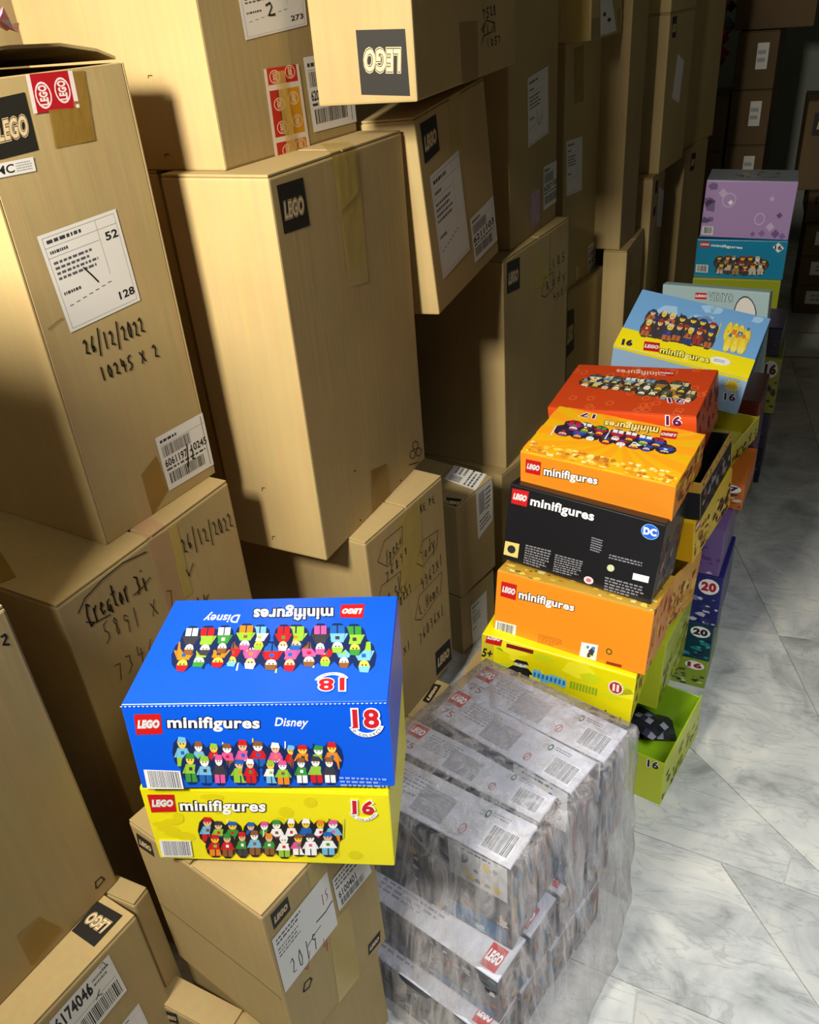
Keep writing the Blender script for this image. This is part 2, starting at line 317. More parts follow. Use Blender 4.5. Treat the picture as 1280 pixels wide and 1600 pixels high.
class Decal:
    """flat print on one face of a box: many coloured polygons joined in one mesh"""
    def __init__(s, th, face, off=.0010):
        s.t, s.f, s.off = th, face, off; s.V = []; s.F = []; s.C = []; s.P = []; s.cur = None; s.k = 0; s.n = 0
    def map(s, px):
        q = [s.t.uv(s.f, p) for p in px]
        def fn(a, b):       # a: 0..1 left to right, b: 0..1 bottom to top of the quad TL,TR,BR,BL
            return tuple((q[0][i]*(1-a)+q[1][i]*a)*b+(q[3][i]*(1-a)+q[2][i]*a)*(1-b) for i in (0, 1))
        return fn
    def facemap(s):
        W, H = s.t.size(s.f)
        return lambda a, b: (a*W, b*H)
    def up(s): s.k += 1
    def poly(s, pts, col, up=False):
        if up: s.k += 1
        W, H = s.t.size(s.f); i0 = len(s.V)
        s.V += [s.t.loc(s.f, min(max(u, .0004), W-.0004), min(max(v, .0004), H-.0004), s.off*.45+s.k*.000012) for u, v in pts]
        s.F.append(tuple(range(i0, i0+len(pts)))); s.C.append(srgb(col)); s.P.append(s.cur)
    def rect(s, fn, a0, b0, a1, b1, col, up=True):
        s.poly([fn(a0, b0), fn(a1, b0), fn(a1, b1), fn(a0, b1)], col, up)
    def quad(s, px, col):
        fn = s.map(px); s.rect(fn, 0, 0, 1, 1, col); return fn
    def ell(s, fn, a, b, ra, rb, col, n=12, up=True):
        s.poly([fn(a+ra*math.cos(i*2*math.pi/n), b+rb*math.sin(i*2*math.pi/n)) for i in range(n)], col, up)
    def ring(s, fn, a, b, ra, rb, col, th=.12, n=16):
        s.up()
        P = [(math.cos(i*2*math.pi/n), math.sin(i*2*math.pi/n)) for i in range(n)]
        for i in range(n):
            c0, c1 = P[i], P[(i+1) % n]
            s.poly([fn(a+ra*c0[0], b+rb*c0[1]), fn(a+ra*c1[0], b+rb*c1[1]), fn(a+ra*(1-th)*c1[0], b+rb*(1-th)*c1[1]), fn(a+ra*(1-th)*c0[0], b+rb*(1-th)*c0[1])], col)
    def text(s, txt, fn, a0, b0, a1, b1, col, weight=0, shear=0):
        s.up(); x0, y0, x1, y1 = text_box(txt, shear); V, Fs = text_tris(txt, weight, shear)
        # heavier copies keep the glyph spacing of the light one
        if weight:
            xs = [v[0] for v in V]; cx = (min(xs)+max(xs))/2; k = ((x1-x0)+2*weight)/(max(xs)-min(xs)); V = [((v[0]-cx)*k+(x0+x1)/2, v[1]) for v in V]
        for f in Fs:
            s.poly([fn(a0+(V[i][0]-x0)/(x1-x0)*(a1-a0), b0+(V[i][1]-y0)/(y1-y0)*(b1-b0)) for i in f], col)
    def line(s, pts, wd, col):
        """pts in face metres"""
        for (x0, y0), (x1, y1) in zip(pts, pts[1:]):
            dx, dy = x1-x0, y1-y0; L = math.hypot(dx, dy) or 1e-6; nx, ny = -dy/L*wd/2, dx/L*wd/2
            ex, ey = dx/L*wd*.3, dy/L*wd*.3
            s.poly([(x0+nx-ex, y0+ny-ey), (x0-nx-ex, y0-ny-ey), (x1-nx+ex, y1-ny+ey), (x1+nx+ex, y1+ny+ey)], col)
    def hand(s, txt, px, wd=.0027, col=(22, 18, 14)):
        s.up(); fn = s.map(px); n = len(txt)
        for i, ch in enumerate(txt):
            for st in STK.get(ch, []):
                P = [tuple(map(float, q.split(','))) for q in st.split()]
                # soften corners a little
                Q = []
                for j, p in enumerate(P):
                    Q.append(p)
                    if 0 < j < len(P)-1: Q[-1] = (.7*p[0]+.15*(P[j-1][0]+P[j+1][0]), .7*p[1]+.15*(P[j-1][1]+P[j+1][1]))
                jit = random.uniform(-.06, .06)
                s.line([fn((i+.1+.75*(x+.12*y))/n, y*.9+jit) for x, y in Q], wd, col)
    def pen(s, pxs, wd=.002, col=(22, 18, 14)):
        s.up(); s.line([s.t.uv(s.f, p) for p in pxs], wd, col)
    def barcode(s, fn, a0, b0, a1, b1, col=(30, 30, 34), n=26):
        s.up(); rnd = random.Random(int(a0*1000)+n); x = a0; st = (a1-a0)/n
        while x < a1:
            wv = st*rnd.choice((.35, .5, .8)); s.rect(fn, x, b0, min(x+wv, a1), b1, col, up=False); x += wv+st*rnd.choice((.35, .45, .7))
    def para(s, fn, a0, b0, a1, b1, col, rows=4, up=True, fill=.95):
        if up: s.up()
        rnd = random.Random(rows*31+int(a0*977)+int(b0*571)); hh = (b1-b0)/rows
        for r in range(rows):
            x = a0; y = b1-(r+1)*hh; end = a0+(a1-a0)*rnd.uniform(.6, 1) if r == rows-1 else a0+(a1-a0)*rnd.uniform(fill-.15, 1)
            while x < end:
                wv = (a1-a0)*rnd.uniform(.04, .14); s.rect(fn, x, y+hh*.25, min(x+wv, end), y+hh*.75, col, up=False); x += wv+(a1-a0)*.03
    def lego(s, px, bg=(200, 20, 24), ink=(255, 255, 255), out=(20, 18, 18), pad=.1, border=None):
        """logo tile: bold slanted outlined word on a square"""
        fn = s.map(px)
        s.rect(fn, 0, 0, 1, 1, bg)
        a0, a1, b0, b1 = pad, 1-pad, .34, .68
        s.text('LEGO', fn, a0, b0, a1, b1, ink, .085, .25)
        s.text('LEGO', fn, a0, b0, a1, b1, out, .055, .25)
        s.text('LEGO', fn, a0, b0, a1, b1, ink, .018, .25)
    def blacklogo(s, px, hollow=(222, 196, 150), bg=(34, 31, 26)):
        fn = s.map(px); s.rect(fn, 0, 0, 1, 1, bg)
        s.text('LEGO', fn, .13, .3, .87, .62, hollow, .095, .2)
        s.text('LEGO', fn, .13, .3, .87, .62, bg, .065, .2)
        s.text('LEGO', fn, .13, .3, .87, .62, hollow, .03, .2)
        s.text('LEGO', fn, .13, .3, .87, .62, bg, -.012, .2) if False else None
    def mini(s, px, ink=(255, 255, 255), out=(25, 22, 20), word='minifigures', wgt=.03):
        fn = s.map(px)
        if out: s.text(word, fn, 0, -.28, 1, 1, out, wgt+.055)
        s.text(word, fn, 0, -.28, 1, 1, ink, wgt)
    def badge(s, num, px, ink=(205, 25, 40), arc=True):
        fn = s.map(px)
        s.text(num, fn, 0, .15, 1, 1, (255, 255, 255), .09)
        if arc:
            s.up()
            P = [(.5+.75*math.cos(math.radians(t)), .42+.75*math.sin(math.radians(t))) for t in range(200, 345, 12)]
            for (x0, y0), (x1, y1) in zip(P, P[1:]):
                k = .72
                s.poly([fn(x0, y0), fn(x1, y1), fn(.5+(x1-.5)*k, .42+(y1-.42)*k), fn(.5+(x0-.5)*k, .42+(y0-.42)*k)], (255, 255, 255))
            wd = 'TO COLLECT!'; s.up()
            for i, ch in enumerate(wd):
                if ch == ' ': continue
                t = math.radians(207+13*i); V, Fs = text_tris(ch, .03); cx, cy = .5+.72*math.cos(t), .42+.72*math.sin(t)
                ux, uy = -math.sin(t), math.cos(t)
                for f in Fs:
                    s.poly([fn(cx+(V[j][0]-.3)*.17*ux+V[j][1]*.17*(-math.cos(t))*1.0, cy+(V[j][0]-.3)*.17*uy+V[j][1]*.17*(-math.sin(t))) for j in f], (30, 25, 60))
        s.text(num, fn, 0, .15, 1, 1, ink, .035)
    def figs(s, px, n=9, rows=2, pal=None, back=(30, 28, 34), seed=3, heads=None, dens=1.0):
        """a printed crowd of small generic toy figures"""
        rnd = random.Random(seed); fn = s.map(px)
        pal = pal or [(210, 30, 40), (240, 140, 30), (60, 150, 60), (30, 100, 190), (230, 90, 160), (250, 250, 250), (60, 60, 70), (140, 90, 50), (120, 190, 230), (150, 200, 60)]
        heads = heads or [(250, 205, 60), (235, 190, 150), (250, 245, 240), (245, 200, 50)]
        for r in range(rows):
            m = n-r % 2
            for i in range(m):
                a = (i+.5+.5*(r % 2))/n+rnd.uniform(-.02, .02); fw = .72/n*rnd.uniform(1.1, 1.5); fh = (.62 if rows > 1 else .95)*rnd.uniform(.82, 1.04)
                b = (.36 if r == 0 and rows > 1 else .02)+rnd.uniform(-.03, .03)
                if back: s.ell(fn, a, b+fh*.45, fw*.72, fh*.56, back, 10)
                c1, c2, c3 = rnd.choice(pal), rnd.choice(pal), rnd.choice(pal); hc = rnd.choice(heads); hair = rnd.choice(pal)
                s.up()
                s.poly([fn(a-fw*.42, b), fn(a-fw*.04, b), fn(a-fw*.04, b+fh*.3), fn(a-fw*.42, b+fh*.3)], c2)
                s.poly([fn(a+fw*.04, b), fn(a+fw*.42, b), fn(a+fw*.42, b+fh*.3), fn(a+fw*.04, b+fh*.3)], c2)
                s.poly([fn(a-fw*.48, b+fh*.3), fn(a+fw*.48, b+fh*.3), fn(a+fw*.34, b+fh*.62), fn(a-fw*.34, b+fh*.62)], c1)
                s.poly([fn(a-fw*.62, b+fh*.3), fn(a-fw*.42, b+fh*.3), fn(a-fw*.34, b+fh*.6)], c1)
                s.poly([fn(a+fw*.62, b+fh*.3), fn(a+fw*.42, b+fh*.3), fn(a+fw*.34, b+fh*.6)], c1)
                s.ell(fn, a, b+fh*.77, fw*.3, fh*.17, hc, 8)
                s.up()
                s.poly([fn(a-fw*.34, b+fh*.8), fn(a+fw*.34, b+fh*.8), fn(a+fw*.26, b+fh*.98), fn(a-fw*.2, b+fh*1.0)], hair)
                s.rect(fn, a-fw*.14, b+fh*.74, a-fw*.06, b+fh*.79, (20, 20, 20)); s.rect(fn, a+fw*.06, b+fh*.74, a+fw*.14, b+fh*.79, (20, 20, 20), False)
                s.rect(fn, a-fw*.12, b+fh*.4, a+fw*.12, b+fh*.52, c3, False)
                if rnd.random() < .3:
                    s.up(); x = a+fw*.6; s.poly([fn(x, b+fh*.15), fn(x+fw*.08, b+fh*.15), fn(x+fw*.2, b+fh*1.05), fn(x+fw*.1, b+fh*1.05)], rnd.choice([(230, 210, 90), (240, 240, 240), (40, 40, 40)]))
    def patches(s, fn, n, pal, seed, smin=.03, smax=.12, a0=0, b0=0, a1=1, b1=1):
        rnd = random.Random(seed)
        for i in range(n):
            a, b = rnd.uniform(a0, a1), rnd.uniform(b0, b1); k = rnd.randint(4, 6); r = rnd.uniform(smin, smax); asp = rnd.uniform(.6, 2.2); t0 = rnd.random()*6
            P = []
            for j in range(k):
                t = t0+j*2*math.pi/k; rr = r*rnd.uniform(.5, 1); P.append(fn(min(max(a+rr*math.cos(t), a0), a1), min(max(b+rr*asp*math.sin(t), b0), b1)))
            s.poly(P, rnd.choice(pal), i % 6 == 0)
    def done(s, name='print', mat=None):
        if not s.V: return None
        if name in ('label', 'printed_logo', 'red_printed_tape', 'red_and_yellow_printed_tape', 'crease'): return link_mesh(name, s.V, s.F, mat or M_INK, s.t.o, s.C)
        for key in sorted(set(s.P), key=str):      # logo, title, badge, figures, each word written by hand: parts of their own
            V = []; F = []; Cc = []
            for f, c, p in zip(s.F, s.C, s.P):
                if p == key:
                    i0 = len(V); V += [s.V[i] for i in f]; F.append(tuple(range(i0, i0+len(f)))); Cc.append(c)
            if key:
                o = link_mesh(key[0], V, F, mat or M_INK, s.t.o, Cc)
                if key[0] in ('printed_pattern', 'small_print'): o['kind'] = 'stuff'      # specks too small to pick apart
                continue
            # loose marks: those that do not touch each other become parts of their own
            bb = [[min(V[i][k] for i in f) for k in range(3)]+[max(V[i][k] for i in f) for k in range(3)] for f in F]; par = list(range(len(F)))
            def root(i):
                while par[i] != i: i = par[i]
                return i
            for i in range(len(F)):
                for j in range(i):
                    if all(bb[i][k] <= bb[j][k+3]+.002 and bb[j][k] <= bb[i][k+3]+.002 for k in range(3)): par[root(i)] = root(j)
            gs = {}
            for i in range(len(F)): gs.setdefault(root(i), []).append(i)
            if len(gs) > 14: gs = {0: list(range(len(F)))}
            for g in gs.values():
                v2 = []; f2 = []
                for i in g: i0 = len(v2); v2 += [V[k] for k in F[i]]; f2.append(tuple(range(i0, i0+len(F[i]))))
                o = link_mesh(name, v2, f2, mat or M_INK, s.t.o, [Cc[i] for i in g])
                if len(gs) == 1 and len(g) > 14 and name != 'label': o['kind'] = 'stuff'
def _as_part(fname, pname):
    f0 = getattr(Decal, fname)
    def g(s, *a, **k):
        own = s.cur is None
        if own: s.n += 1; s.cur = (pname, s.n)
        r = f0(s, *a, **k)
        if own: s.cur = None
        return r
    setattr(Decal, fname, g)
for _a, _b in (('lego', 'printed_logo'), ('mini', 'printed_title'), ('badge', 'printed_badge'), ('figs', 'printed_figures'), ('hand', 'handwriting'), ('pen', 'pen_mark'), ('barcode', 'barcode'), ('para', 'small_print'), ('text', 'printed_word'), ('patches', 'printed_pattern')):
    _as_part(_a, _b)

def one(th, face, fnc, name, off=.0010, mat=None):
    d = Decal(th, face, off); fnc(d); return d.done(name, mat)
def logo(th, face, px, off=.001): one(th, face, lambda d: d.blacklogo(px), 'printed_logo', off)
def ship_label(th, face, px, seed=1, big=None, bars=False, name='label'):
    """paper label stuck on a carton"""
    d = Decal(th, face, .0016); fn = d.quad(px, (226, 222, 214)); ink = (60, 58, 60)
    if bars:
        d.para(fn, .06, .84, .6, .94, ink, 1); d.rect(fn, .05, .82, .95, .825, ink); d.barcode(fn, .06, .6, .62, .8)
        d.text(bars[0], fn, .06, .42, .5, .55, (35, 35, 38), .03)
        if bars[1]: d.text(bars[1], fn, .6, .44, .92, .57, (35, 35, 38), .03)
        d.para(fn, .06, .33, .9, .4, ink, 1); d.barcode(fn, .08, .1, .8, .3); d.rect(fn, .9, .04, .91, .96, ink)
    else:
        for (a, b, c, e) in ((.04, .03, .96, .035), (.04, .96, .96, .965), (.04, .03, .045, .965), (.955, .03, .96, .965), (.04, .86, .96, .865), (.7, .4, .705, .965), (.04, .76, .7, .765)):
            d.rect(fn, a, b, c, e, (120, 118, 120), False)
        d.para(fn, .08, .88, .6, .95, ink, 1); d.para(fn, .08, .78, .35, .84, ink, 1); d.para(fn, .08, .52, .62, .73, (90, 88, 92), 4)
        d.para(fn, .08, .36, .4, .42, ink, 1)
        x = .1
        while x < .7: d.rect(fn, x, .24+.12*x, x+.05, .25+.12*x, (90, 88, 92), False); x += .09
        if big:
            for t, (a, b, c, e) in big: d.text(t, fn, a, b, c, e, (30, 30, 32), .03)
    return d.done(name)
def full(col): return lambda d: d.rect(d.facemap(), 0, 0, 1, 1, col)

def product_box(name, key, label, base, group=None, faces=None, bevel=.0022, lid=True):
    """closed printed carton: body with a tuck-in lid line; face colours can differ"""
    t = Thing(name, key, label, 'box', group)
    bm = bmesh.new(); add_box(bm, -t.w/2, -t.d/2, 0, t.w/2, t.d/2, t.h-(.0022 if lid else 0), bevel)
    ly = bm.loops.layers.float_color.new('Col')
    for f in bm.faces:
        n = f.normal; k = 'F' if n.y < -.7 else 'T' if n.z > .7 else 'R' if n.x > .7 else 'L' if n.x < -.7 else None
        c = srgb((faces or {}).get(k, base))
        for lp in f.loops: lp[ly] = c
    bm_obj('body', bm, M_GLOSS, t.o)
    if lid:
        bm = bmesh.new(); add_box(bm, -t.w/2+.001, -t.d/2+.0008, t.h-.0021, t.w/2-.001, t.d/2-.001, t.h, .0007, 1)
        ly = bm.loops.layers.float_color.new('Col'); c = srgb((faces or {}).get('T', base))
        for f in bm.faces:
            for lp in f.loops: lp[ly] = c
        bm_obj('lid', bm, M_GLOSS, t.o)
    return t
def tray_box(name, key, label, base, inner, group=None, low_left=0.0, rim=None):
    """open display tray: bottom panel and four thin walls"""
    t = Thing(name, key, label, 'box', group); k = .003; W, D, H = t.w/2, t.d/2, t.h
    def wall(nm, x0, y0, z0, x1, y1, z1, outer):
        bm = bmesh.new(); add_box(bm, x0, y0, z0, x1, y1, z1, .0006, 1); ly = bm.loops.layers.float_color.new('Col')
        bmesh.ops.recalc_face_normals(bm, faces=bm.faces)
        for f in bm.faces:
            n = f.normal; c = f.calc_center_median(); out = (abs(n.x) > .7 and n.x*c.x > 0 and abs(c.x) > W-.5*k) or (abs(n.y) > .7 and n.y*c.y > 0 and abs(c.y) > D-.5*k)
            col = srgb(outer if out else (rim if rim and n.z > .7 else inner))
            for lp in f.loops: lp[ly] = col
        return bm_obj(nm, bm, M_GLOSS, t.o)
    wall('bottom_panel', -W+k, -D+k, 0, W-k, D-k, k, inner)
    wall('front_wall', -W, -D, 0, W, -D+k, H, base); wall('back_wall', -W, D-k, 0, W, D, H*.92, base)
    wall('side_wall', W-k, -D+k, 0, W, D-k, H, base); wall('side_wall', -W, -D+k, 0, -W+k, D-k, H*(1-low_left), base)
    return t
# ------------------------------------------------------------------ floor: irregular polished marble slabs over a pale bed
def marble():
    m, n, l, b = new_mat('polished_marble')
    tc = n.new('ShaderNodeTexCoord'); oi = n.new('ShaderNodeObjectInfo')
    add = n.new('ShaderNodeVectorMath'); add.operation = 'MULTIPLY_ADD'; add.inputs[1].default_value = (9, 9, 9)
    cx = n.new('ShaderNodeCombineXYZ'); l.new(oi.outputs['Random'], cx.inputs[0]); l.new(oi.outputs['Random'], cx.inputs[1])
    l.new(cx.outputs[0], add.inputs[0]); l.new(tc.outputs['Object'], add.inputs[2])
    n1 = n.new('ShaderNodeTexNoise'); n1.inputs['Scale'].default_value = 5.0; n1.inputs['Detail'].default_value = 8; n1.inputs['Roughness'].default_value = .62; n1.inputs['Distortion'].default_value = 1.1
    l.new(add.outputs[0], n1.inputs['Vector'])
    r = n.new('ShaderNodeValToRGB'); e = r.color_ramp.elements
    e[0].position = .28; e[0].color = srgb((140, 141, 136)); e[1].position = .66; e[1].color = srgb((214, 210, 198))
    q = e.new(.42); q.color = srgb((180, 180, 175)); q = e.new(.53); q.color = srgb((198, 197, 191))
    l.new(n1.outputs['Fac'], r.inputs['Fac'])
    mp = n.new('ShaderNodeMapping'); mp.inputs['Rotation'].default_value = (0, 0, rad(38)); mp.inputs['Scale'].default_value = (2.2, 9, 1)
    l.new(add.outputs[0], mp.inputs['Vector'])
    n2 = n.new('ShaderNodeTexNoise'); n2.inputs['Scale'].default_value = 2.2; n2.inputs['Detail'].default_value = 6; n2.inputs['Distortion'].default_value = 1.6
    l.new(mp.outputs['Vector'], n2.inputs['Vector'])
    v = n.new('ShaderNodeValToRGB'); ve = v.color_ramp.elements
    ve[0].position = .475; ve[0].color = (0, 0, 0, 1); ve[1].position = .5; ve[1].color = (1, 1, 1, 1); q = ve.new(.525); q.color = (0, 0, 0, 1)
    l.new(n2.outputs['Fac'], v.inputs['Fac'])
    mu = n.new('ShaderNodeMath'); mu.operation = 'MULTIPLY'; mu.inputs[1].default_value = .30; l.new(v.outputs['Color'], mu.inputs[0])
    mx = n.new('ShaderNodeMix'); mx.data_type = 'RGBA'; mx.inputs[7].default_value = srgb((108, 110, 112))
    l.new(mu.outputs[0], mx.inputs[0]); l.new(r.outputs['Color'], mx.inputs[6])
    hs = n.new('ShaderNodeHueSaturation'); mr = n.new('ShaderNodeMapRange'); mr.inputs['To Min'].default_value = .86; mr.inputs['To Max'].default_value = 1.06
    l.new(oi.outputs['Random'], mr.inputs['Value']); l.new(mr.outputs['Result'], hs.inputs['Value']); l.new(mx.outputs[2], hs.inputs['Color'])
    l.new(hs.outputs['Color'], b.inputs['Base Color'])
    mr2 = n.new('ShaderNodeMapRange'); mr2.inputs['To Min'].default_value = .25; mr2.inputs['To Max'].default_value = .5
    l.new(n1.outputs['Fac'], mr2.inputs['Value']); l.new(mr2.outputs['Result'], b.inputs['Roughness'])
    return m
M_MARBLE = marble()
def plain(name, col, rough=.8, noise=.06, scale=4):
    m, n, l, b = new_mat(name); c = srgb(col)
    tc = n.new('ShaderNodeTexCoord'); ns = n.new('ShaderNodeTexNoise'); ns.inputs['Scale'].default_value = scale; ns.inputs['Detail'].default_value = 5
    l.new(tc.outputs['Object'], ns.inputs['Vector']); r = n.new('ShaderNodeValToRGB')
    r.color_ramp.elements[0].position = .3; r.color_ramp.elements[0].color = tuple(x*(1-noise) for x in c[:3])+(1,)
    r.color_ramp.elements[1].position = .7; r.color_ramp.elements[1].color = tuple(min(1, x*(1+noise)) for x in c[:3])+(1,)
    l.new(ns.outputs['Fac'], r.inputs['Fac']); l.new(r.outputs['Color'], b.inputs['Base Color']); b.inputs['Roughness'].default_value = rough
    return m
M_WALL = plain('painted_plaster', (138, 144, 132)); M_GROUT = plain('pale_joint_filler', (206, 202, 190), .7)
M_CEIL = plain('ceiling_paint', (150, 148, 140))
X0, X1, Y0, Y1, ZC = -1.75, 1.9, -2.2, 6.5, 2.75
bm = bmesh.new(); add_box(bm, X0-.1, Y0-.1, -.12, X1+.1, Y1+.1, -.004)
floor = struct(bm_obj('floor', bm, M_GROUT))
def split(poly, p, q):
    """cut a convex polygon by the line p-q"""
    A, B = [], []
    def side(v): return (q[0]-p[0])*(v[1]-p[1])-(q[1]-p[1])*(v[0]-p[0])
    for i, v in enumerate(poly):
        u = poly[(i+1) % len(poly)]; s0, s1 = side(v), side(u)
        (A if s0 >= 0 else B).append(v)
        if s0*s1 < 0:
            t = s0/(s0-s1); x = (v[0]+(u[0]-v[0])*t, v[1]+(u[1]-v[1])*t); A.append(x); B.append(x)
    return A, B
cells = [[(X0, Y0), (X1, Y0), (X1, Y1), (X0, Y1)]]
def cut(p, q, test=lambda c: True):
    global cells; out = []
    for c in cells:
        cx = sum(v[0] for v in c)/len(c); cy = sum(v[1] for v in c)/len(c)
        if test((cx, cy)):
            for h in split(c, p, q):
                if len(h) > 2: out.append(h)
        else: out.append(c)
    cells = out
cut((.075, 1.245), (.264, 1.227)); cut((-.053, .921), (.096, .908))
cut((-.028, 1.552), (.264, 1.287), lambda c: c[1] > 1.24); cut((.141, 1.155), (.264, .994), lambda c: .9 < c[1] < 1.24)
cut((.214, 1.321), (.198, 1.235), lambda c: c[1] > 1.24 and c[1] < 2.2 and c[0] < 1.0 and c[1]+.88*c[0] < 1.52)
cut((-.009, 2.537), (.073, 2.3), lambda c: c[1] > 1.5)
cut((-1, 3.0), (1, 2.72), lambda c: c[1] > 1.5); cut((-1, 1.95), (1, 2.12), lambda c: c[1] > 1.5)
cut((-1, 4.1), (1, 3.9), lambda c: c[1] > 2.5); cut((-1, 5.1), (1, 5.4), lambda c: c[1] > 2.5)
cut((.3, 3), (.1, 4.5), lambda c: c[1] > 3); cut((-.7, 0), (-.9, 5)); cut((.75, 0), (.6, 5)); cut((-1, .3), (1, .22), lambda c: c[1] < .9)
cut((-1, -.6), (1, -.75), lambda c: c[1] < .9); cut((-1, -1.5), (1, -1.4), lambda c: c[1] < .9); cut((0, 0), (.1, -2), lambda c: c[1] < .9)
for c in cells:
    cx = sum(v[0] for v in c)/len(c); cy = sum(v[1] for v in c)/len(c)
    if len(c) < 3: continue
    ins = []
    for i, v in enumerate(c):      # pull every corner in by the joint's half width
        a = Vector(c[i-1])-Vector(v); b = Vector(c[(i+1) % len(c)])-Vector(v)
        if a.length < 1e-4 or b.length < 1e-4: ins.append(v); continue
        a.normalize(); b.normalize(); s = max(.3, abs(a.x*b.y-a.y*b.x)); d = (a+b)*(.0013/s); ins.append((v[0]+d.x, v[1]+d.y))
    n = len(ins); bm = bmesh.new()
    bot = [bm.verts.new((x-cx, y-cy, -.004)) for x, y in ins]; mid = [bm.verts.new((x-cx, y-cy, -.0008)) for x, y in ins]
    top = [bm.verts.new((x-cx+(cx-x)*.001, y-cy+(cy-y)*.001, 0)) for x, y in ins]
    for i in range(n):
        j = (i+1) % n; bm.faces.new((bot[i], bot[j], mid[j], mid[i])); bm.faces.new((mid[i], mid[j], top[j], top[i]))
    bm.faces.new(top); o = bm_obj('tile', bm, M_MARBLE, floor); o.location = (cx, cy, 0)

# ------------------------------------------------------------------ room
def slab(name, x0, y0, z0, x1, y1, z1, mat, parent=None):
    bm = bmesh.new(); add_box(bm, x0, y0, z0, x1, y1, z1); return struct(bm_obj(name, bm, mat, parent))
slab('wall_left', X0-.1, Y0, -.004, X0, Y1, ZC, M_WALL)
slab('wall_far', X0-.1, Y1, -.004, X1+.1, Y1+.1, ZC, M_WALL)
slab('wall_back', X0-.1, Y0-.1, -.004, X1+.1, Y0, ZC, M_WALL)
# right wall with the open doorway the daylight comes through
slab('wall_right', X1, .6, -.004, X1+.1, Y1, ZC, M_WALL); slab('wall_right_rear', X1, Y0, -.004, X1+.1, -1.4, ZC, M_WALL)
slab('wall_right_lintel', X1, -1.4, 2.1, X1+.1, .6, ZC, M_WALL)
slab('ceiling', X0-.1, Y0-.1, ZC, X1+.1, Y1+.1, ZC+.1, M_CEIL)
slab('baseboard_far', X0, Y1-.015, -.001, X1, Y1, .09, M_WALL)

# ------------------------------------------------------------------ cartons on the left
W_ = (226, 222, 214)
def carton(key, label, flaps='x', group=None, name='cardboard_carton', **k):
    t = Thing(name, key, label, 'box', group); t.closed_body(flaps=flaps, **k); return t

# P1: tall carton with its top pulled open
t = Thing('cardboard_carton', 'P1', 'tall open-topped brown carton at the far left, 10245 x 2 written in marker', 'box')
k = .005; Wx, Dy, H = t.w/2, t.d/2, t.h
bm = bmesh.new()
for a in ((-Wx, -Dy, 0, Wx, -Dy+k, H), (-Wx, Dy-k, 0, Wx, Dy, H), (-Wx, -Dy+k, 0, -Wx+k, Dy-k, H), (Wx-k, -Dy+k, 0, Wx, Dy-k, H), (-Wx+k, -Dy+k, 0, Wx-k, Dy-k, k)): add_box(bm, *a, .0012, 1)
bm_obj('body', bm, M_CARD, t.o)
def flap_strip(t, pts_a, pts_b, th=.004, name='flap'):
    n = len(pts_a); V = []; F = []
    for a, b in zip(pts_a, pts_b):
        V += [a, b, (a[0], a[1], a[2]-th), (b[0], b[1], b[2]-th)]
    for i in range(n-1):
        o = i*4; F += [(o, o+1, o+5, o+4), (o+2, o+6, o+7, o+3), (o, o+4, o+6, o+2), (o+1, o+3, o+7, o+5)]
    F += [(0, 2, 3, 1), (n*4-4, n*4-3, n*4-1, n*4-2)]
    return link_mesh(name, V, F, M_CARD, t.o)
ys = [-Dy+.002, -Dy*.3, Dy*.3, Dy*.75, Dy-.003]; hz = [.030, .034, .031, .020, .008]
flap_strip(t, [(-Wx+.004, y, H+.002+.3*h) for y, h in zip(ys, hz)], [(Wx-.012, y, H+h) for y, h in zip(ys, hz)])
bm = bmesh.new(); add_box(bm, -Wx+.001, -Dy, H+.0005, Wx-.004, -Dy+.004, H+.026, .001, 1); bm_obj('flap', bm, M_CARD, t.o)  # upright front flap, added out of view to keep lamp light from the opening
logo(t, 'R', [(-25, 158), (38, 144), (60, 234), (-3, 250)])
t.tape('R', [(107, 112), (131, 110), (149, 219), (124, 224)]); t.tape('R', [(75, 172), (122, 168), (148, 219), (86, 232)])
def redtape(d, px, ovals):
    fn = d.quad(px, (235, 215, 210)); d.rect(fn, .08, 0, .9, 1, (176, 18, 30))
    for a, b in ovals:
        d.ring(fn, a, b, .17, .34, (240, 220, 215), .16); d.text('LEGO', (lambda f: lambda x, y: f(a+.08-.16*y, b-.24+.48*x))(fn), 0, 0, 1, 1, (240, 220, 215), .05)
one(t, 'R', lambda d: redtape(d, [(38, 113), (112, 110), (124, 168), (52, 178)], [(.28, .42), (.7, .5)]), 'red_printed_tape', .002)
d = Decal(t, 'R', .0016); fn = d.quad([(-14, 258), (51, 245), (56, 267), (-10, 280)], W_); d.text('MC', fn, .08, .2, .5, .8, (30, 30, 30), .02); d.para(fn, .55, .15, .95, .85, (150, 150, 150), 4); d.done('label')
ship_label(t, 'R', [(57, 370), (180, 326), (219, 469), (110, 520)], big=[('52', (.78, .73, .94, .81)), ('128', (.74, .1, .95, .18))])
ship_label(t, 'R', [(242, 685), (318, 643), (336, 724), (264, 767)], bars=('6061197', '10245'))
t.tape('R', [(220, 742), (243, 712), (262, 765), (238, 806)], M_TAPE)
d = Decal(t, 'R', .0022); d.hand('26/12/2022', [(124, 528), (220, 492), (228, 520), (132, 556)]); d.hand('10245 x 2', [(150, 575), (242, 533), (250, 557), (158, 596)])
d.pen([(130, 418), (143, 430), (153, 440)], .0025); d.hand('/2', [(286, 702), (301, 694), (306, 716), (291, 724)], .003); d.pen([(75, 515), (88, 503), (97, 497)], .0012, (120, 80, 40)); d.done('handwriting')

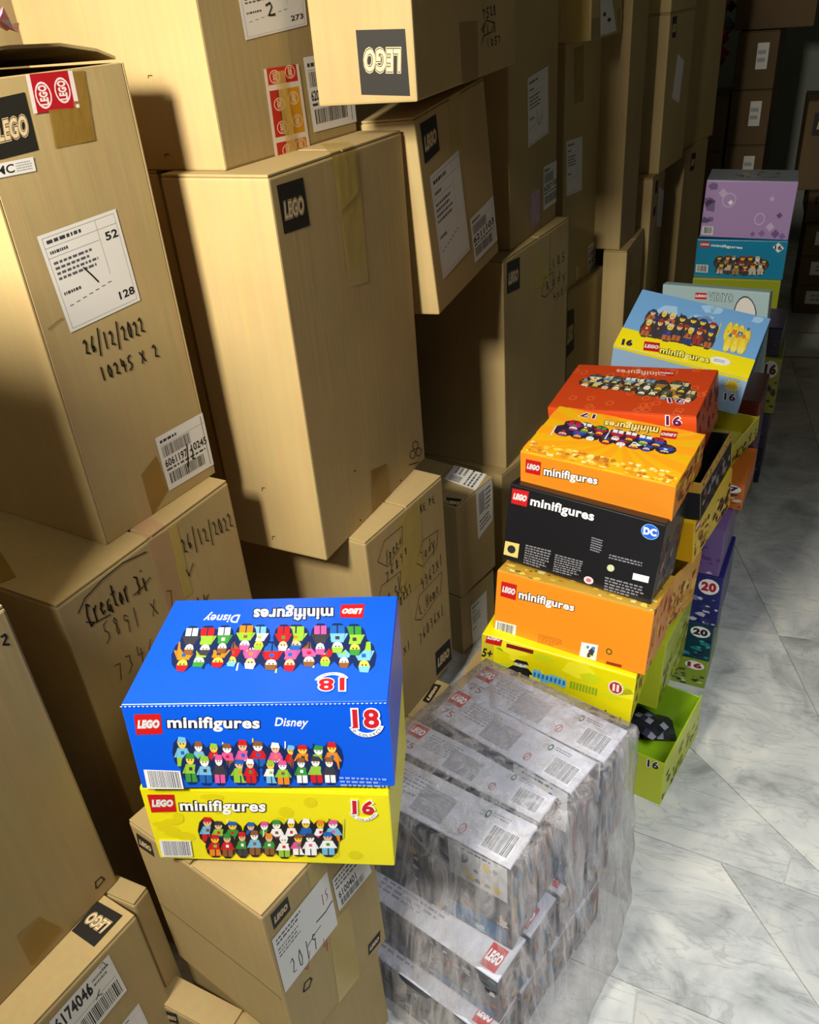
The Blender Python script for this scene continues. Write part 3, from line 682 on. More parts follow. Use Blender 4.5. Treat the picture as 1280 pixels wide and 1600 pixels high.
# P2: carton beneath it
t = carton('P2', 'scuffed carton under the open-topped one, marker list and pinkish tape on its side', 'x')
t.tape('R', [(228, 843), (262, 828), (287, 940), (262, 955)], M_PINK); t.tape('R', [(262, 826), (275, 818), (300, 925), (287, 935)], M_CLEAR)
t.tape('T', [(196, 815), (222, 800), (262, 826), (228, 843)], M_PINK)
t.tape('T', [(0, 862), (12, 880), (25, 902), (0, 912)], M_TAPE)
d = Decal(t, 'R', .0022); d.hand('Creator 3i', [(128, 945), (222, 888), (232, 918), (138, 978)], .003); d.hand('5891 x 7', [(152, 975), (268, 912), (276, 942), (164, 1008)], .0018, (70, 55, 35))
d.hand('7346', [(172, 1036), (238, 992), (246, 1018), (182, 1066)], .0018, (80, 62, 40)); d.hand('26/12/2022', [(277, 840), (358, 798), (366, 824), (286, 866)], .0022)
d.pen([(290, 890), (295, 900), (301, 880)]); d.pen([(122, 958), (132, 935), (160, 905), (190, 880), (228, 862)], .002); d.pen([(208, 930), (222, 918), (234, 902)], .002); d.pen([(134, 972), (150, 972), (172, 960)], .002)
d.hand('1K', [(300, 935), (326, 925), (330, 946), (305, 955)]); d.done('handwriting')

t = carton('P3', 'big plain carton at the left edge, torn tape patch and small ringed mark', 'x')
t.tape('R', [(26, 1462), (62, 1432), (96, 1452), (50, 1510)], M_TAPE)
d = Decal(t, 'R'); d.hand('2', [(-4, 990), (16, 986), (18, 1008), (-2, 1012)], .0028); d.pen([(150, 1388), (149, 1378), (158, 1370), (163, 1374), (155, 1384), (150, 1388)], .0025, (50, 25, 30)); d.done('handwriting')
t = carton('P3t', 'carton standing on the big plain carton, just outside the left edge of the picture', 'x')  # unseen blocker, added to cast a shadow on the open-topped carton's front
t = carton('P4', 'bottom left carton with number label 6174046 and black logo patch on top', 'x')
logo(t, 'T', [(147, 1480), (112, 1455), (153, 1409), (192, 1431)], .002)
d = Decal(t, 'R', .0016); fn = d.quad([(76, 1597), (169, 1491), (198, 1547), (112, 1652)], W_); d.text('6174046', fn, .04, .66, .62, .92, (28, 28, 30), .03); d.para(fn, .66, .7, .95, .9, (110, 110, 112), 2)
d.rect(fn, .05, .5, .95, .51, (120, 120, 120)); d.barcode(fn, .3, .08, .95, .42); d.done('label')
ship_label(t, 'R', [(180, 1612), (216, 1567), (240, 1618), (205, 1664)])
d = Decal(t, 'R', .0024); d.hand('1', [(130, 1548), (142, 1536), (146, 1550), (136, 1560)]); d.pen([(150, 1562), (155, 1545), (152, 1556), (160, 1552)], .0015); d.pen([(155, 1512), (160, 1503), (166, 1508), (158, 1514)], .001); d.done('handwriting')
t = carton('P4b', 'narrow carton squeezed behind the bottom left carton labelled 6174046', 'y')

# P5, P6, P7: low stack that carries the two bright boxes
t = carton('P5', 'light brown carton carrying the yellow and blue toy boxes, two slanted labels', 'y')
logo(t, 'F', [(213, 1301), (236, 1317), (242, 1339), (217, 1322)]); logo(t, 'R', [(422, 1430), (449, 1400), (454, 1421), (428, 1453)]); logo(t, 'R', [(575, 1477), (594, 1453), (594, 1471), (576, 1493)])
d = Decal(t, 'F', .0006); d.line([t.uv('F', (243, 1406)), t.uv('F', (400, 1528)), t.uv('F', (441, 1562))], .0016, (96, 70, 40)); d.done('crease')
t.tape('R', [(478, 1352), (505, 1330), (512, 1362), (485, 1388)], M_CLEAR)
t.tape('R', [(513, 1450), (545, 1412), (562, 1530), (530, 1572)], M_CLEAR)
d = Decal(t, 'R', .0026); fn = d.quad([(424, 1469), (510, 1361), (527, 1443), (445, 1551)], W_); d.para(fn, .05, .82, .5, .95, (90, 88, 90), 2); d.para(fn, .05, .6, .45, .78, (130, 128, 130), 3)
d.pen([(494, 1440), (508, 1424), (518, 1407)], .003); d.pen([(480, 1478), (490, 1460), (500, 1446)], .002); d.hand('15', [(498, 1398), (510, 1385), (514, 1402), (502, 1415)], .0016, (170, 60, 60))
d.hand('2019', [(448, 1498), (492, 1450), (498, 1478), (455, 1526)], .0016); d.hand('V 4', [(470, 1500), (512, 1456), (518, 1480), (476, 1524)], .0014, (190, 70, 70)); d.done('label')
d = Decal(t, 'R', .0026); fn = d.quad([(518, 1375), (566, 1314), (580, 1362), (529, 1423)], W_); d.para(fn, .05, .6, .9, .95, (100, 98, 100), 3); d.text('6100401', fn, .08, .3, .6, .5, (30, 30, 30), .02); d.barcode(fn, .1, .05, .8, .25); d.done('label')
d = Decal(t, 'R', .0018); d.pen([(474, 1547), (476, 1536), (484, 1528), (487, 1530), (483, 1542), (475, 1549), (474, 1547)], .003); d.done('handwriting')
t = carton('P6', 'brown carton at the floor under the labelled light brown carton', 'y')
t = carton('P7', 'small brown carton at the bottom edge of the picture with a tiny black logo patch', 'y')
logo(t, 'F', [(254, 1578), (276, 1584), (280, 1600), (258, 1594)])

# C column
t = carton('C1', 'large pale carton at the top left, red and yellow printed tape strip', 'x')
ship_label(t, 'R', [(365, -40), (470, -62), (480, 39), (383, 63)], big=[('273', (.74, .12, .94, .2))])
d = Decal(t, 'R', .0024); d.hand('2', [(408, 2), (430, -2), (434, 24), (412, 30)], .003); d.done('handwriting')
ship_label(t, 'R', [(473, 90), (546, 77), (557, 190), (490, 207)], bars=('6200000 3', '10249'))
def strip(d):
    fn = d.quad([(411, 108), (466, 100), (485, 236), (430, 249)], (232, 214, 196))
    for (b0, b1, c1, c2) in ((.82, 1, (196, 40, 30), (196, 40, 30)), (.24, .76, (190, 40, 24), (214, 150, 28)), (0, .18, (190, 44, 30), (212, 130, 30))):
        d.rect(fn, .08, b0, .45, b1, c1); d.rect(fn, .45, b0, .92, b1, c2, False); d.rect(fn, .3, b0, .45, b1, c2, False) if b0 == .24 else None
    for a, b in ((.28, .9), (.72, .93), (.3, .6), (.72, .64), (.3, .34), (.74, .38), (.36, .07), (.74, .1)):
        d.ring(fn, a, b, .15, .075, (244, 216, 170), .14, 12); d.text('LEGO', (lambda f, a=a, b=b: lambda x, y: f(a+.05-.1*y, b-.05+.1*x))(fn), 0, 0, 1, 1, (244, 216, 170), .05)
one(t, 'R', strip, 'red_and_yellow_printed_tape', .0016); t.tape('R', [(428, 112), (442, 110), (462, 238), (448, 243)], M_CLEAR, off=.003)
d = Decal(t, 'F')
for x, y in ((235, 118), (261, 241)): d.pen([(x-3, y+4), (x-3, y), (x+3, y)], .0016, (70, 45, 20))
d.done('staple_mark')

t = carton('C2', 'tall brown carton standing in the middle with a wrinkled yellow tape strip down its side', 'x')
logo(t, 'R', [(432, 290), (473, 277), (484, 352), (444, 366)]); t.tape('R', [(518, 243), (557, 232), (575, 440), (545, 448)], M_CLEAR); t.tape('R', [(518, 243), (552, 233), (558, 300), (528, 335)], M_CLEAR, off=.0022)
t.tape('T', [(500, 225), (545, 222), (557, 232), (518, 243)], M_CLEAR); t.tape('R', [(580, 735), (604, 724), (610, 783), (582, 806)], M_TAPE)
d = Decal(t, 'R')
fn = d.map([(636, 688), (660, 680), (662, 722), (638, 730)])
for a, b in ((.5, .72), (.3, .42), (.7, .44)): d.ring(fn, a, b, .2, .17, (80, 56, 30), .22, 10)
d.para(fn, .05, .02, .95, .12, (80, 56, 30), 1)
for x, y in ((553, 735), (562, 812), (625, 750)): d.pen([(x, y), (x+2, y+1)], .003, (80, 52, 26))
d.done('recycling_mark')
d = Decal(t, 'F')
for x, y in ((412, 764), (428, 840)): d.pen([(x-2, y+3), (x-2, y-2), (x+2, y-2)], .0018, (60, 40, 18))
d.done('staple_mark')

t = carton('C3', 'brown carton under the tall middle carton with lists of marker writing in circles', 'x')
logo(t, 'R', [(680, 1020), (703, 997), (706, 1030), (682, 1056)]); t.tape('R', [(620, 812), (655, 778), (662, 905), (628, 938)], M_CLEAR)
d = Decal(t, 'R', .002)
for txt, q in (('Speed', [(600, 862), (626, 832), (628, 850), (603, 882)]), ('76898', [(600, 895), (636, 850), (638, 866), (602, 912)]), ('Marvel', [(594, 935), (624, 900), (626, 918), (597, 954)]), ('71205x1', [(600, 950), (640, 898), (642, 914), (602, 966)]),
               ('2108x1', [(612, 948), (642, 908), (644, 922), (614, 962)]), ('Body', [(655, 862), (678, 836), (680, 854), (657, 880)]), ('4962x1', [(655, 905), (690, 862), (692, 880), (658, 924)]), ('L.Home', [(652, 945), (684, 908), (686, 926), (655, 962)]),
               ('76096x1', [(652, 990), (692, 940), (694, 958), (655, 1008)]), ('KEMPEN', [(654, 790), (682, 768), (684, 780), (656, 802)]), ('D', [(628, 985), (640, 972), (642, 990), (630, 1002)]), ('x1', [(628, 1010), (640, 998), (642, 1012), (630, 1024)])):
    d.hand(txt, q, .0022)
for c in (((590, 878), (600, 845), (628, 822), (628, 850), (605, 885), (590, 878)), ((650, 880), (660, 845), (684, 828), (682, 855), (660, 885), (650, 880)), ((586, 955), (596, 915), (626, 892), (624, 925), (598, 960), (586, 955)), ((648, 968), (655, 930), (690, 893), (688, 925), (658, 968), (648, 968))): d.pen(c, .0016)
d.done('handwriting')
t = carton('C4', 'low carton on the floor under the marker-written carton, black logo patch on top', 'x'); logo(t, 'T', [(660, 1095), (678, 1068), (690, 1071), (671, 1100)])
t = carton('C5', 'small carton with a barcode label folded over its top edge', 'y')
d = Decal(t, 'T', .0016); fn = d.quad([(694, 749), (710, 727), (766, 737), (743, 767)], W_); d.barcode(fn, .08, .55, .4, .9); d.para(fn, .5, .5, .95, .9, (80, 80, 80), 3); d.para(fn, .08, .1, .9, .45, (80, 80, 80), 3); d.done('label')
d = Decal(t, 'R', .0016); fn = d.quad([(743, 768), (769, 745), (770, 812), (747, 843)], W_); d.barcode(fn, .15, .45, .5, .9); d.para(fn, .55, .4, .9, .9, (60, 60, 60), 5); d.para(fn, .15, .1, .9, .35, (80, 80, 80), 3); d.done('label')
logo(t, 'T', [(697, 777), (722, 780), (718, 793), (694, 790)])
t = carton('C6', 'floor carton under the small carton with the folded label', 'y')
ship_label(t, 'R', [(735, 948), (760, 922), (762, 985), (739, 1010)])
t = carton('Q1', 'brown carton at the top left corner, behind the raised flap', 'x'); t = carton('Q2', 'brown carton hidden between the open-topped carton and the tall middle carton', 'x'); t = carton('Q3', 'brown carton at floor level behind the marker-listed carton', 'x')
# D column
t = carton('D1', 'brown carton at the top centre, large black logo patch printed upside down on its end', 'x')
logo(t, 'F', [(641, 150), (565, 148), (556, 47), (633, 45)]); t.tape('R', [(718, 36), (746, 33), (747, 124), (723, 133)], M_TAPE)
d = Decal(t, 'R', .002); d.hand('7520', [(752, 12), (774, 6), (776, 24), (754, 30)], .003); d.hand('V1-3', [(752, 40), (774, 32), (776, 50), (754, 56)], .003); d.hand('1057', [(758, 62), (782, 54), (784, 68), (760, 74)], .003)
d.pen([(752, 48), (760, 32), (772, 36), (768, 50), (756, 56), (752, 68)], .002); d.done('handwriting')
t = carton('D2', 'tilted carton below the upside-down logo carton, tall blank label', 'x')
logo(t, 'R', [(656, 194), (681, 178), (687, 234), (664, 257)]); t.tape('R', [(701, 150), (718, 143), (722, 228), (704, 240)], M_CLEAR)
ship_label(t, 'R', [(671, 276), (716, 234), (734, 390), (692, 437)]); ship_label(t, 'R', [(734, 343), (770, 306), (777, 375), (742, 411)], bars=('6211', '103'))
t = carton('D2s', 'brown carton wedged behind the tall middle carton, carrying the tilted carton', 'x')
t = carton('D3', 'big shadowed carton in the centre, small black logo patch at its top corner', 'x')
logo(t, 'R', [(792, 411), (812, 401), (812, 450), (792, 460)]); t.tape('R', [(838, 376), (858, 364), (858, 440), (838, 452)], M_CLEAR)
d = Decal(t, 'R', .002); d.hand('2105', [(852, 410), (882, 390), (884, 405), (854, 426)], .003); d.hand('Body', [(850, 440), (884, 418), (885, 434), (852, 456)], .0025); d.hand('4x01', [(862, 458), (886, 442), (886, 456), (864, 472)], .0025); d.pen([(846, 462), (850, 435), (864, 425), (866, 448), (852, 464), (846, 462)], .002); d.done('handwriting')
t = carton('D5', 'brown carton on the floor under the big shadowed carton', 'x')
t = carton('E1', 'tall brown carton right of the tilted one, two paper labels', 'x')
ship_label(t, 'R', [(824, 123), (856, 103), (857, 207), (825, 231)]); ship_label(t, 'R', [(849, 261), (874, 248), (873, 312), (849, 329)], bars=('6207', '102')); t.tape('R', [(829, 302), (843, 294), (843, 352), (829, 364)], M_TAPE)
d = Decal(t, 'R', .0026); d.pen([(838, 172), (841, 195), (845, 190), (848, 172)], .002); d.done('handwriting')
t = carton('F0', 'carton wrapped in glossy wrinkled tape sticking out near the top, right of centre', 'x')
t.tape('F', [(880, -20), (921, -20), (921, 63), (882, 66)], M_CLEAR); t.tape('R', [(925, 30), (938, 26), (938, 58), (925, 63)], M_TAPE); t.tape('R', [(965, 14), (980, 10), (980, 46), (965, 50)], M_TAPE)
d = Decal(t, 'R', .0016); fn = d.quad([(938, -16), (954, -20), (963, 48), (938, 56)], W_); d.ell(fn, .3, .45, .12, .05, (30, 30, 30), 6); d.ell(fn, .6, .3, .14, .05, (30, 30, 30), 6); d.done('label')
t = carton('F1', 'dim brown carton under the glossy taped one with two white labels', 'x')
ship_label(t, 'R', [(885, 221), (910, 213), (909, 297), (885, 307)]); ship_label(t, 'R', [(919, 386), (935, 371), (935, 419), (919, 434)], bars=('62', '10'))
t.tape('R', [(897, 75), (912, 70), (912, 157), (898, 163)], M_TAPE); t.tape('R', [(899, 418), (909, 412), (909, 432), (900, 438)], M_TAPE)
t = carton('F2', 'dim brown carton with a tall black patch, behind the red toy box', 'x'); logo(t, 'R', [(886, 487), (897, 482), (897, 545), (884, 560)])
t = carton('G1', 'tall dim carton with faint marks, right of the two-labelled dim carton', 'x')
t = carton('G2', 'dim carton supporting the tall faint-marked carton behind the pale blue toy box', 'x'); t.tape('R', [(984, 400), (996, 390), (992, 440), (984, 450)], M_CLEAR)
t = carton('H1', 'upper dark carton of the column before last, with a slanted white label', 'x')
logo(t, 'R', [(1051, 27), (1058, 24), (1056, 58), (1050, 60)]); one(t, 'R', lambda d: d.quad([(1059, 84), (1069, 95), (1061, 161), (1050, 153)], W_), 'label')
t = carton('H0', 'dark carton at the top edge, on the carton with the slanted label', 'x')
t = carton('H2', 'middle dark carton of the column before last, narrow white label beside a black strip', 'x')
logo(t, 'R', [(1025, 283), (1029, 281), (1024, 335), (1020, 340)]); one(t, 'R', lambda d: d.quad([(1030, 292), (1042, 292), (1037, 349), (1026, 353)], W_), 'label')
t = carton('H3', 'dark carton at floor level under the one with the narrow white label', 'x')
t = carton('J1', 'farthest tall dark carton of the left row with crumpled tape at its lower corner', 'x')
t.tape('R', [(1094, 190), (1106, 180), (1112, 210), (1098, 218)], M_CLEAR); t.tape('F', [(1058, 192), (1066, 190), (1064, 228), (1057, 232)], M_CLEAR)
t = carton('J2', 'dark carton on the floor left of the lavender toy box', 'x'); logo(t, 'R', [(1081, 240), (1088, 238), (1084, 265), (1078, 268)])

# pinkish plastic sheet lying on the open carton
d0 = Thing('plastic_sheet', 'PK', 'crumpled pink and white plastic sheet at the left edge on the open carton', 'plastic')
V = []; F = []; nx, ny = 9, 6; rnd = random.Random(4); C_ = []
for i in range(nx):
    for j in range(ny): V.append(((i/(nx-1)-.5)*d0.w, (j/(ny-1)-.5)*d0.d, .012+.02*math.sin(i*1.7+j)*rnd.uniform(.4, 1)+.018*(i/(nx-1))))
for i in range(nx-1):
    for j in range(ny-1): a = i*ny+j; F.append((a, a+ny, a+ny+1, a+1)); C_.append(srgb((246, 150, 178) if (i+j) % 3 else (245, 225, 230)))
s_ = link_mesh('sheet', V, F, M_GLOSS, d0.o, C_, True); md = s_.modifiers.new('thick', 'SOLIDIFY'); md.thickness = .0015

# ------------------------------------------------------------------ the two bright boxes in front
BLUE = (8, 92, 232); YEL = (244, 232, 14)
G = 'toy figure display boxes'
t = product_box('toy_figure_box', 'B2', 'yellow toy figure box with a 16 badge, under the bright blue box', YEL, G)
d = Decal(t, 'F', .0006)
rn = random.Random(9)
for i in range(26):
    a, b = rn.uniform(.05, .95), rn.uniform(.1, .9); d.ell(d.facemap(), a, b, rn.uniform(.02, .05), rn.uniform(.04, .09), (228, 212, 12), 9)
d.lego([(230, 1241), (272, 1241), (276, 1268), (237, 1269)]); d.mini([(281, 1250), (415, 1251), (414, 1268), (283, 1266)])
d.figs([(312, 1276), (530, 1276), (533, 1337), (315, 1337)], 10, 2, seed=5); d.badge('16', [(552, 1250), (584, 1251), (584, 1274), (553, 1273)])
fn = d.quad([(249, 1311), (298, 1312), (302, 1337), (254, 1337)], (240, 240, 240)); d.barcode(fn, .1, .08, .95, .95, (40, 40, 70), 24); d.done('printed_artwork')
t = product_box('toy_figure_box', 'B1', 'bright blue toy figure box with an 18 badge, on top of the yellow one', BLUE, G)
d = Decal(t, 'F', .0006); d.lego([(209, 1116), (251, 1115), (254, 1147), (213, 1148)]); d.mini([(262, 1120), (405, 1121), (405, 1138), (263, 1137)])
fn = d.map([(429, 1121), (482, 1122), (481, 1139), (430, 1138)]); d.text('Disney', fn, 0, 0, 1, 1, (235, 240, 250), .02, .25)
d.figs([(272, 1150), (535, 1157), (540, 1225), (278, 1222)], 11, 2, seed=11, back=(18, 40, 90), heads=[(250, 250, 250), (250, 205, 80), (235, 190, 150), (255, 240, 235)]); d.badge('18', [(552, 1108), (590, 1108), (592, 1140), (554, 1140)])
fn = d.quad([(225, 1201), (282, 1203), (288, 1232), (231, 1231)], (240, 240, 240)); d.barcode(fn, .1, .08, .95, .95, (40, 40, 70), 24)
fn = d.map([(530, 1211), (607, 1214), (608, 1230), (533, 1228)]); d.para(fn, 0, 0, 1, 1, (150, 180, 235), 3)
fn = d.facemap(); d.up()
for i in range(60): d.rect(fn, i/60, .985, i/60+.009, .998, (205, 220, 245), False)
d.done('printed_artwork')
d = Decal(t, 'T', .0006); d.lego([(567, 966), (531, 965), (533, 945), (570, 944)]); d.mini([(520, 968), (396, 970), (398, 952), (520, 950)])
fn = d.map([(374, 973), (317, 973), (321, 957), (376, 957)]); d.text('Disney', fn, 0, 0, 1, 1, (235, 240, 250), .02, .25)
d.figs([(580, 1055), (262, 1052), (275, 978), (585, 978)][:0] or [(578, 980), (272, 982), (262, 1050), (582, 1050)][::1] if False else [(584, 1052), (262, 1052), (276, 980), (580, 978)], 11, 2, seed=11, back=(18, 40, 90), heads=[(250, 250, 250), (250, 205, 80), (235, 190, 150), (255, 240, 235)])
d.badge('18', [(537, 1080), (500, 1080), (500, 1060), (537, 1058)]); d.done('printed_artwork')

# ------------------------------------------------------------------ stack of four boxes behind the wrapped pack
OR = (240, 146, 34)
t = product_box('toy_figure_box', 'O2', 'orange toy figure box with a sunburst picture lid, on top of the black box', OR, G, {'T': (246, 186, 22)})
d = Decal(t, 'T', .0006); fn = d.facemap()
for i in range(22):
    a0 = i*2*math.pi/22; a1 = a0+.14
    P = [(.55, .55)]+[(.55+.9*math.cos(a), .55+1.2*math.sin(a)) for a in (a0, a1)]
    d.poly([fn(min(max(x, 0), 1), min(max(y, 0), 1)) for x, y in P], (250, 166, 20))
d.patches(fn, 130, [(250, 220, 90), (240, 200, 60), (252, 238, 160), (225, 150, 40), (200, 120, 40)], 3, .015, .035, .02, .02, .98, .22)
d.figs([(1045, 712), (866, 683), (878, 654), (1057, 690)], 8, 2, seed=21, pal=[(190, 30, 40), (30, 80, 190), (60, 150, 60), (240, 240, 240), (50, 40, 60), (150, 60, 120), (90, 60, 50)], back=(50, 30, 60))
d.mini([(1026, 680), (944, 667), (946, 658), (1029, 669)], (255, 240, 150), (120, 60, 10)); d.lego([(1056, 687), (1031, 684), (1034, 673), (1059, 676)], pad=.05); d.badge('17', [(928, 655), (906, 651), (909, 644), (931, 648)], (90, 30, 60), False); d.done('printed_artwork')
d = Decal(t, 'F', .0006); d.lego([(822, 717), (846, 722), (844, 743), (821, 738)]); d.mini([(851, 729), (934, 745), (933, 757), (850, 742)]); d.done('printed_artwork')
d = Decal(t, 'R', .0006); d.patches(d.facemap(), 40, [(200, 110, 30), (150, 60, 30), (240, 190, 60), (120, 70, 30)], 8, .03, .12); d.done('printed_artwork')
t = product_box('toy_figure_box', 'BK', 'black toy figure box with white lettering and round blue emblem', (26, 26, 30), G)
d = Decal(t, 'F', .0006); d.lego([(801, 763), (827, 768), (823, 792), (799, 786)]); d.mini([(831, 776), (929, 800), (927, 814), (829, 789)], out=None)
fn = d.map([(1003, 816), (1031, 822), (1029, 846), (1001, 840)]); d.ell(fn, .5, .5, .5, .5, (120, 175, 240), 20); d.ell(fn, .5, .5, .45, .45, (30, 96, 205), 20); d.text('DC', fn, .16, .3, .84, .72, (230, 240, 255), .06)
for q, rws in (([(822, 850), (864, 860), (858, 893), (818, 880)], 8), ([(868, 865), (914, 877), (909, 905), (864, 893)], 8), ([(925, 838), (945, 844), (943, 867), (922, 860)], 6), ([(953, 865), (1005, 878), (1003, 886), (951, 873)], 2), ([(946, 900), (1010, 917), (1007, 940), (944, 922)], 5)):
    d.para(d.map(q), 0, 0, 1, 1, (140, 140, 145), rws)
fn = d.quad([(790, 845), (812, 850), (809, 872), (787, 866)], (225, 205, 120)); d.ell(fn, .5, .5, .3, .3, (40, 40, 40), 8)
d.quad([(990, 895), (1015, 901), (1013, 911), (988, 905)], (235, 235, 235)); fn = d.map([(912, 898), (929, 902), (928, 915), (911, 911)]); d.ell(fn, .5, .5, .45, .45, (225, 215, 220), 12); d.ell(fn, .5, .5, .25, .25, (200, 110, 120), 8)
fn = d.map([(949, 880), (962, 883), (960, 895), (947, 892)]); d.ell(fn, .5, .5, .45, .45, (210, 215, 170), 10); d.done('printed_artwork')
d = Decal(t, 'R', .0006); fn = d.facemap(); d.patches(fn, 46, [(70, 60, 66), (120, 60, 60), (150, 130, 110), (50, 60, 80), (90, 90, 96)], 4, .03, .1, .02, .05, .98, .75); d.done('printed_artwork')
t = product_box('toy_figure_box', 'O1', 'orange toy figure box with a barcode, beneath the black box', OR, G, {'T': (214, 168, 60)})
d = Decal(t, 'T', .0006); d.patches(d.facemap(), 150, [(250, 220, 90), (180, 130, 60), (252, 238, 160), (225, 150, 40), (120, 90, 50)], 6, .01, .04); d.done('printed_artwork')
d = Decal(t, 'F', .0006); d.lego([(784, 908), (808, 914), (806, 938), (782, 931)]); d.mini([(812, 922), (898, 944), (896, 955), (811, 935)])
fn = d.quad([(775, 969), (807, 977), (805, 997), (773, 988)], (235, 235, 230)); d.barcode(fn, .1, .1, .9, .9, n=18)
fn = d.quad([(909, 1003), (935, 1008), (931, 1034), (905, 1027)], (240, 240, 238)); d.patches(fn, 8, [(60, 60, 60), (90, 140, 190), (240, 220, 120)], 2, .1, .2, .15, .15, .85, .85)
fn = d.map([(947, 1011), (958, 1014), (957, 1025), (946, 1022)]); d.ring(fn, .5, .5, .45, .45, (60, 90, 30), .35, 10); d.para(d.map([(842, 990), (882, 1000), (880, 1014), (840, 1004)]), 0, 0, 1, 1, (205, 110, 30), 5)
d.quad([(948, 1033), (972, 1039), (971, 1043), (947, 1037)], (150, 40, 20)); d.done('printed_artwork')
d = Decal(t, 'R', .0006); d.patches(d.facemap(), 30, [(214, 120, 30), (160, 70, 30), (250, 190, 60)], 5, .03, .1); d.done('printed_artwork')
t = product_box('toy_figure_box', 'Y1', 'yellow toy figure box with a 5+ corner tab, lowest of the front stack', (240, 226, 10), G)
d = Decal(t, 'F', .0006); fn = d.facemap(); d.rect(fn, 0, .0, .085, 1, (206, 190, 40)); d.patches(fn, 16, [(215, 225, 20), (250, 240, 40)], 5, .05, .14, .1, .2, 1, 1)
d.lego([(762, 982), (786, 988), (783, 1010), (758, 1004)]); d.text('5+', d.map([(756, 1013), (770, 1016), (768, 1028), (753, 1025)]), 0, 0, 1, 1, (40, 40, 20), .04)
d.quad([(792, 1005), (834, 1016), (833, 1022), (791, 1011)], (130, 20, 30)); d.figs([(798, 1020), (832, 1028), (828, 1062), (794, 1054)], 1, 1, [(30, 30, 30), (40, 40, 44)], None, 2, [(225, 225, 210)])
fn = d.map([(834, 1044), (886, 1059), (883, 1078), (831, 1062)])
rn = random.Random(2)
for i in range(8): d.ell(fn, .06+i*.125, .5+rn.uniform(-.1, .1), .08, .4, (120, 200, 235), 9)
for i in range(8): d.rect(fn, .03+i*.125, .35, .09+i*.125, .7, (30, 120, 190))
fn = d.map([(892, 1062), (936, 1075), (934, 1089), (890, 1076)])
for i in range(9): d.rect(fn, i/9, .1, i/9+.07, .9, (150, 185, 30), i == 0)
fn = d.map([(951, 1060), (976, 1067), (974, 1089), (949, 1082)]); d.ell(fn, .5, .5, .48, .48, (245, 240, 230), 14); d.ell(fn, .5, .5, .4, .4, (190, 40, 30), 14); d.rect(fn, .3, .25, .45, .75, (245, 240, 230)); d.rect(fn, .55, .25, .7, .75, (245, 240, 230), False)
for px in ([(916, 1098), (944, 1106), (942, 1130), (914, 1122)], [(948, 1112), (968, 1118), (966, 1138), (946, 1132)]): d.figs(px, 1, 1, [(30, 30, 30)], None, 4, [(240, 215, 60)])
d.done('printed_artwork')
d = Decal(t, 'R', .0006); d.patches(d.facemap(), 22, [(205, 170, 20), (150, 120, 30), (90, 70, 30)], 5, .04, .12); d.done('printed_artwork')
t = carton('YS', 'low carton on the floor that carries the front stack of toy boxes', 'x')

# ------------------------------------------------------------------ second stack: red box on top of trays seen on edge
RED = (206, 70, 26)
t = product_box('toy_figure_box', 'RD', 'orange-red toy figure box behind the sunburst orange one', RED, G, {'F': (222, 84, 30)})
d = Decal(t, 'T', .0006); fn = d.facemap(); rn = random.Random(3)
for i in range(40): d.ring(fn, rn.random(), rn.random(), .03, .05, (222, 96, 44), .35, 8)
d.figs([(1078, 632), (905, 604), (920, 585), (1092, 600)], 10, 2, seed=31, pal=[(210, 200, 150), (90, 90, 60), (120, 160, 200), (60, 60, 60), (160, 120, 60), (230, 230, 220)], back=(60, 50, 40))
d.mini([(1040, 590), (964, 584), (964, 578), (1040, 583)], (240, 190, 170), None); d.lego([(1052, 588), (1030, 586), (1032, 580), (1054, 582)], pad=.05); d.badge('21', [(1068, 632), (1046, 630), (1044, 622), (1066, 624)], (90, 20, 80), False); d.done('printed_artwork')
d = Decal(t, 'F', .0006); d.badge('16', [(1042, 650), (1064, 652), (1064, 668), (1042, 666)], (90, 20, 80), False); d.done('printed_artwork')
d = Decal(t, 'R', .0006); d.patches(d.facemap(), 30, [(160, 60, 40), (120, 40, 30), (190, 110, 90)], 5, .04, .12); d.done('printed_artwork')
SIDE = dict(
 B=((30, 30, 34), [(60, 60, 66), (110, 50, 50), (150, 140, 130)]), C=((236, 196, 30), [(190, 130, 40), (120, 60, 40), (60, 40, 40), (250, 220, 90)]),
 D=((236, 168, 36), [(200, 120, 40), (250, 210, 110), (120, 70, 40)]), L=((186, 196, 44), [(150, 160, 30), (110, 120, 40), (210, 215, 120)]),
 A=((214, 160, 60), [(150, 90, 40), (90, 50, 40), (240, 200, 110)]))
def side_art(t, pal, n=60, seed=1, lego=True, hi=.7):
    d = Decal(t, 'R', .0006); fn = d.facemap(); d.patches(fn, n, pal, seed, .02, .09, .03, .03, .97, hi)
    if lego:
        f2 = lambda a, b: fn(.03+.12*a, .72+.22*b); d.rect(f2, 0, 0, 1, 1, (190, 30, 30)); d.text('LEGO', f2, .1, .3, .9, .7, (255, 255, 255), .06)
    d.done('printed_artwork')
t = tray_box('display_tray', 'B', 'open tray with brown rim, black side and dark inside, right of the orange-red box', SIDE['A'][0], (26, 24, 24), 'open display trays')
d = Decal(t, 'R', .0005); fn = d.facemap(); d.rect(fn, 0, 0, 1, .72, SIDE['B'][0]); d.patches(fn, 40, SIDE['B'][1], 3, .02, .08, .05, .08, .97, .66); d.patches(fn, 16, SIDE['A'][1], 4, .02, .05, .05, .76, .97, .97); d.done('printed_artwork')
d = Decal(t, 'F', .0005); d.rect(d.facemap(), 0, 0, 1, .72, SIDE['B'][0]); d.done('printed_panel')
t = product_box('toy_figure_box', 'C', 'deep yellow toy box in the second stack seen edge-on under the edge-on black one', SIDE['C'][0], G, {'F': (232, 170, 20)}); side_art(t, SIDE['C'][1], seed=4)
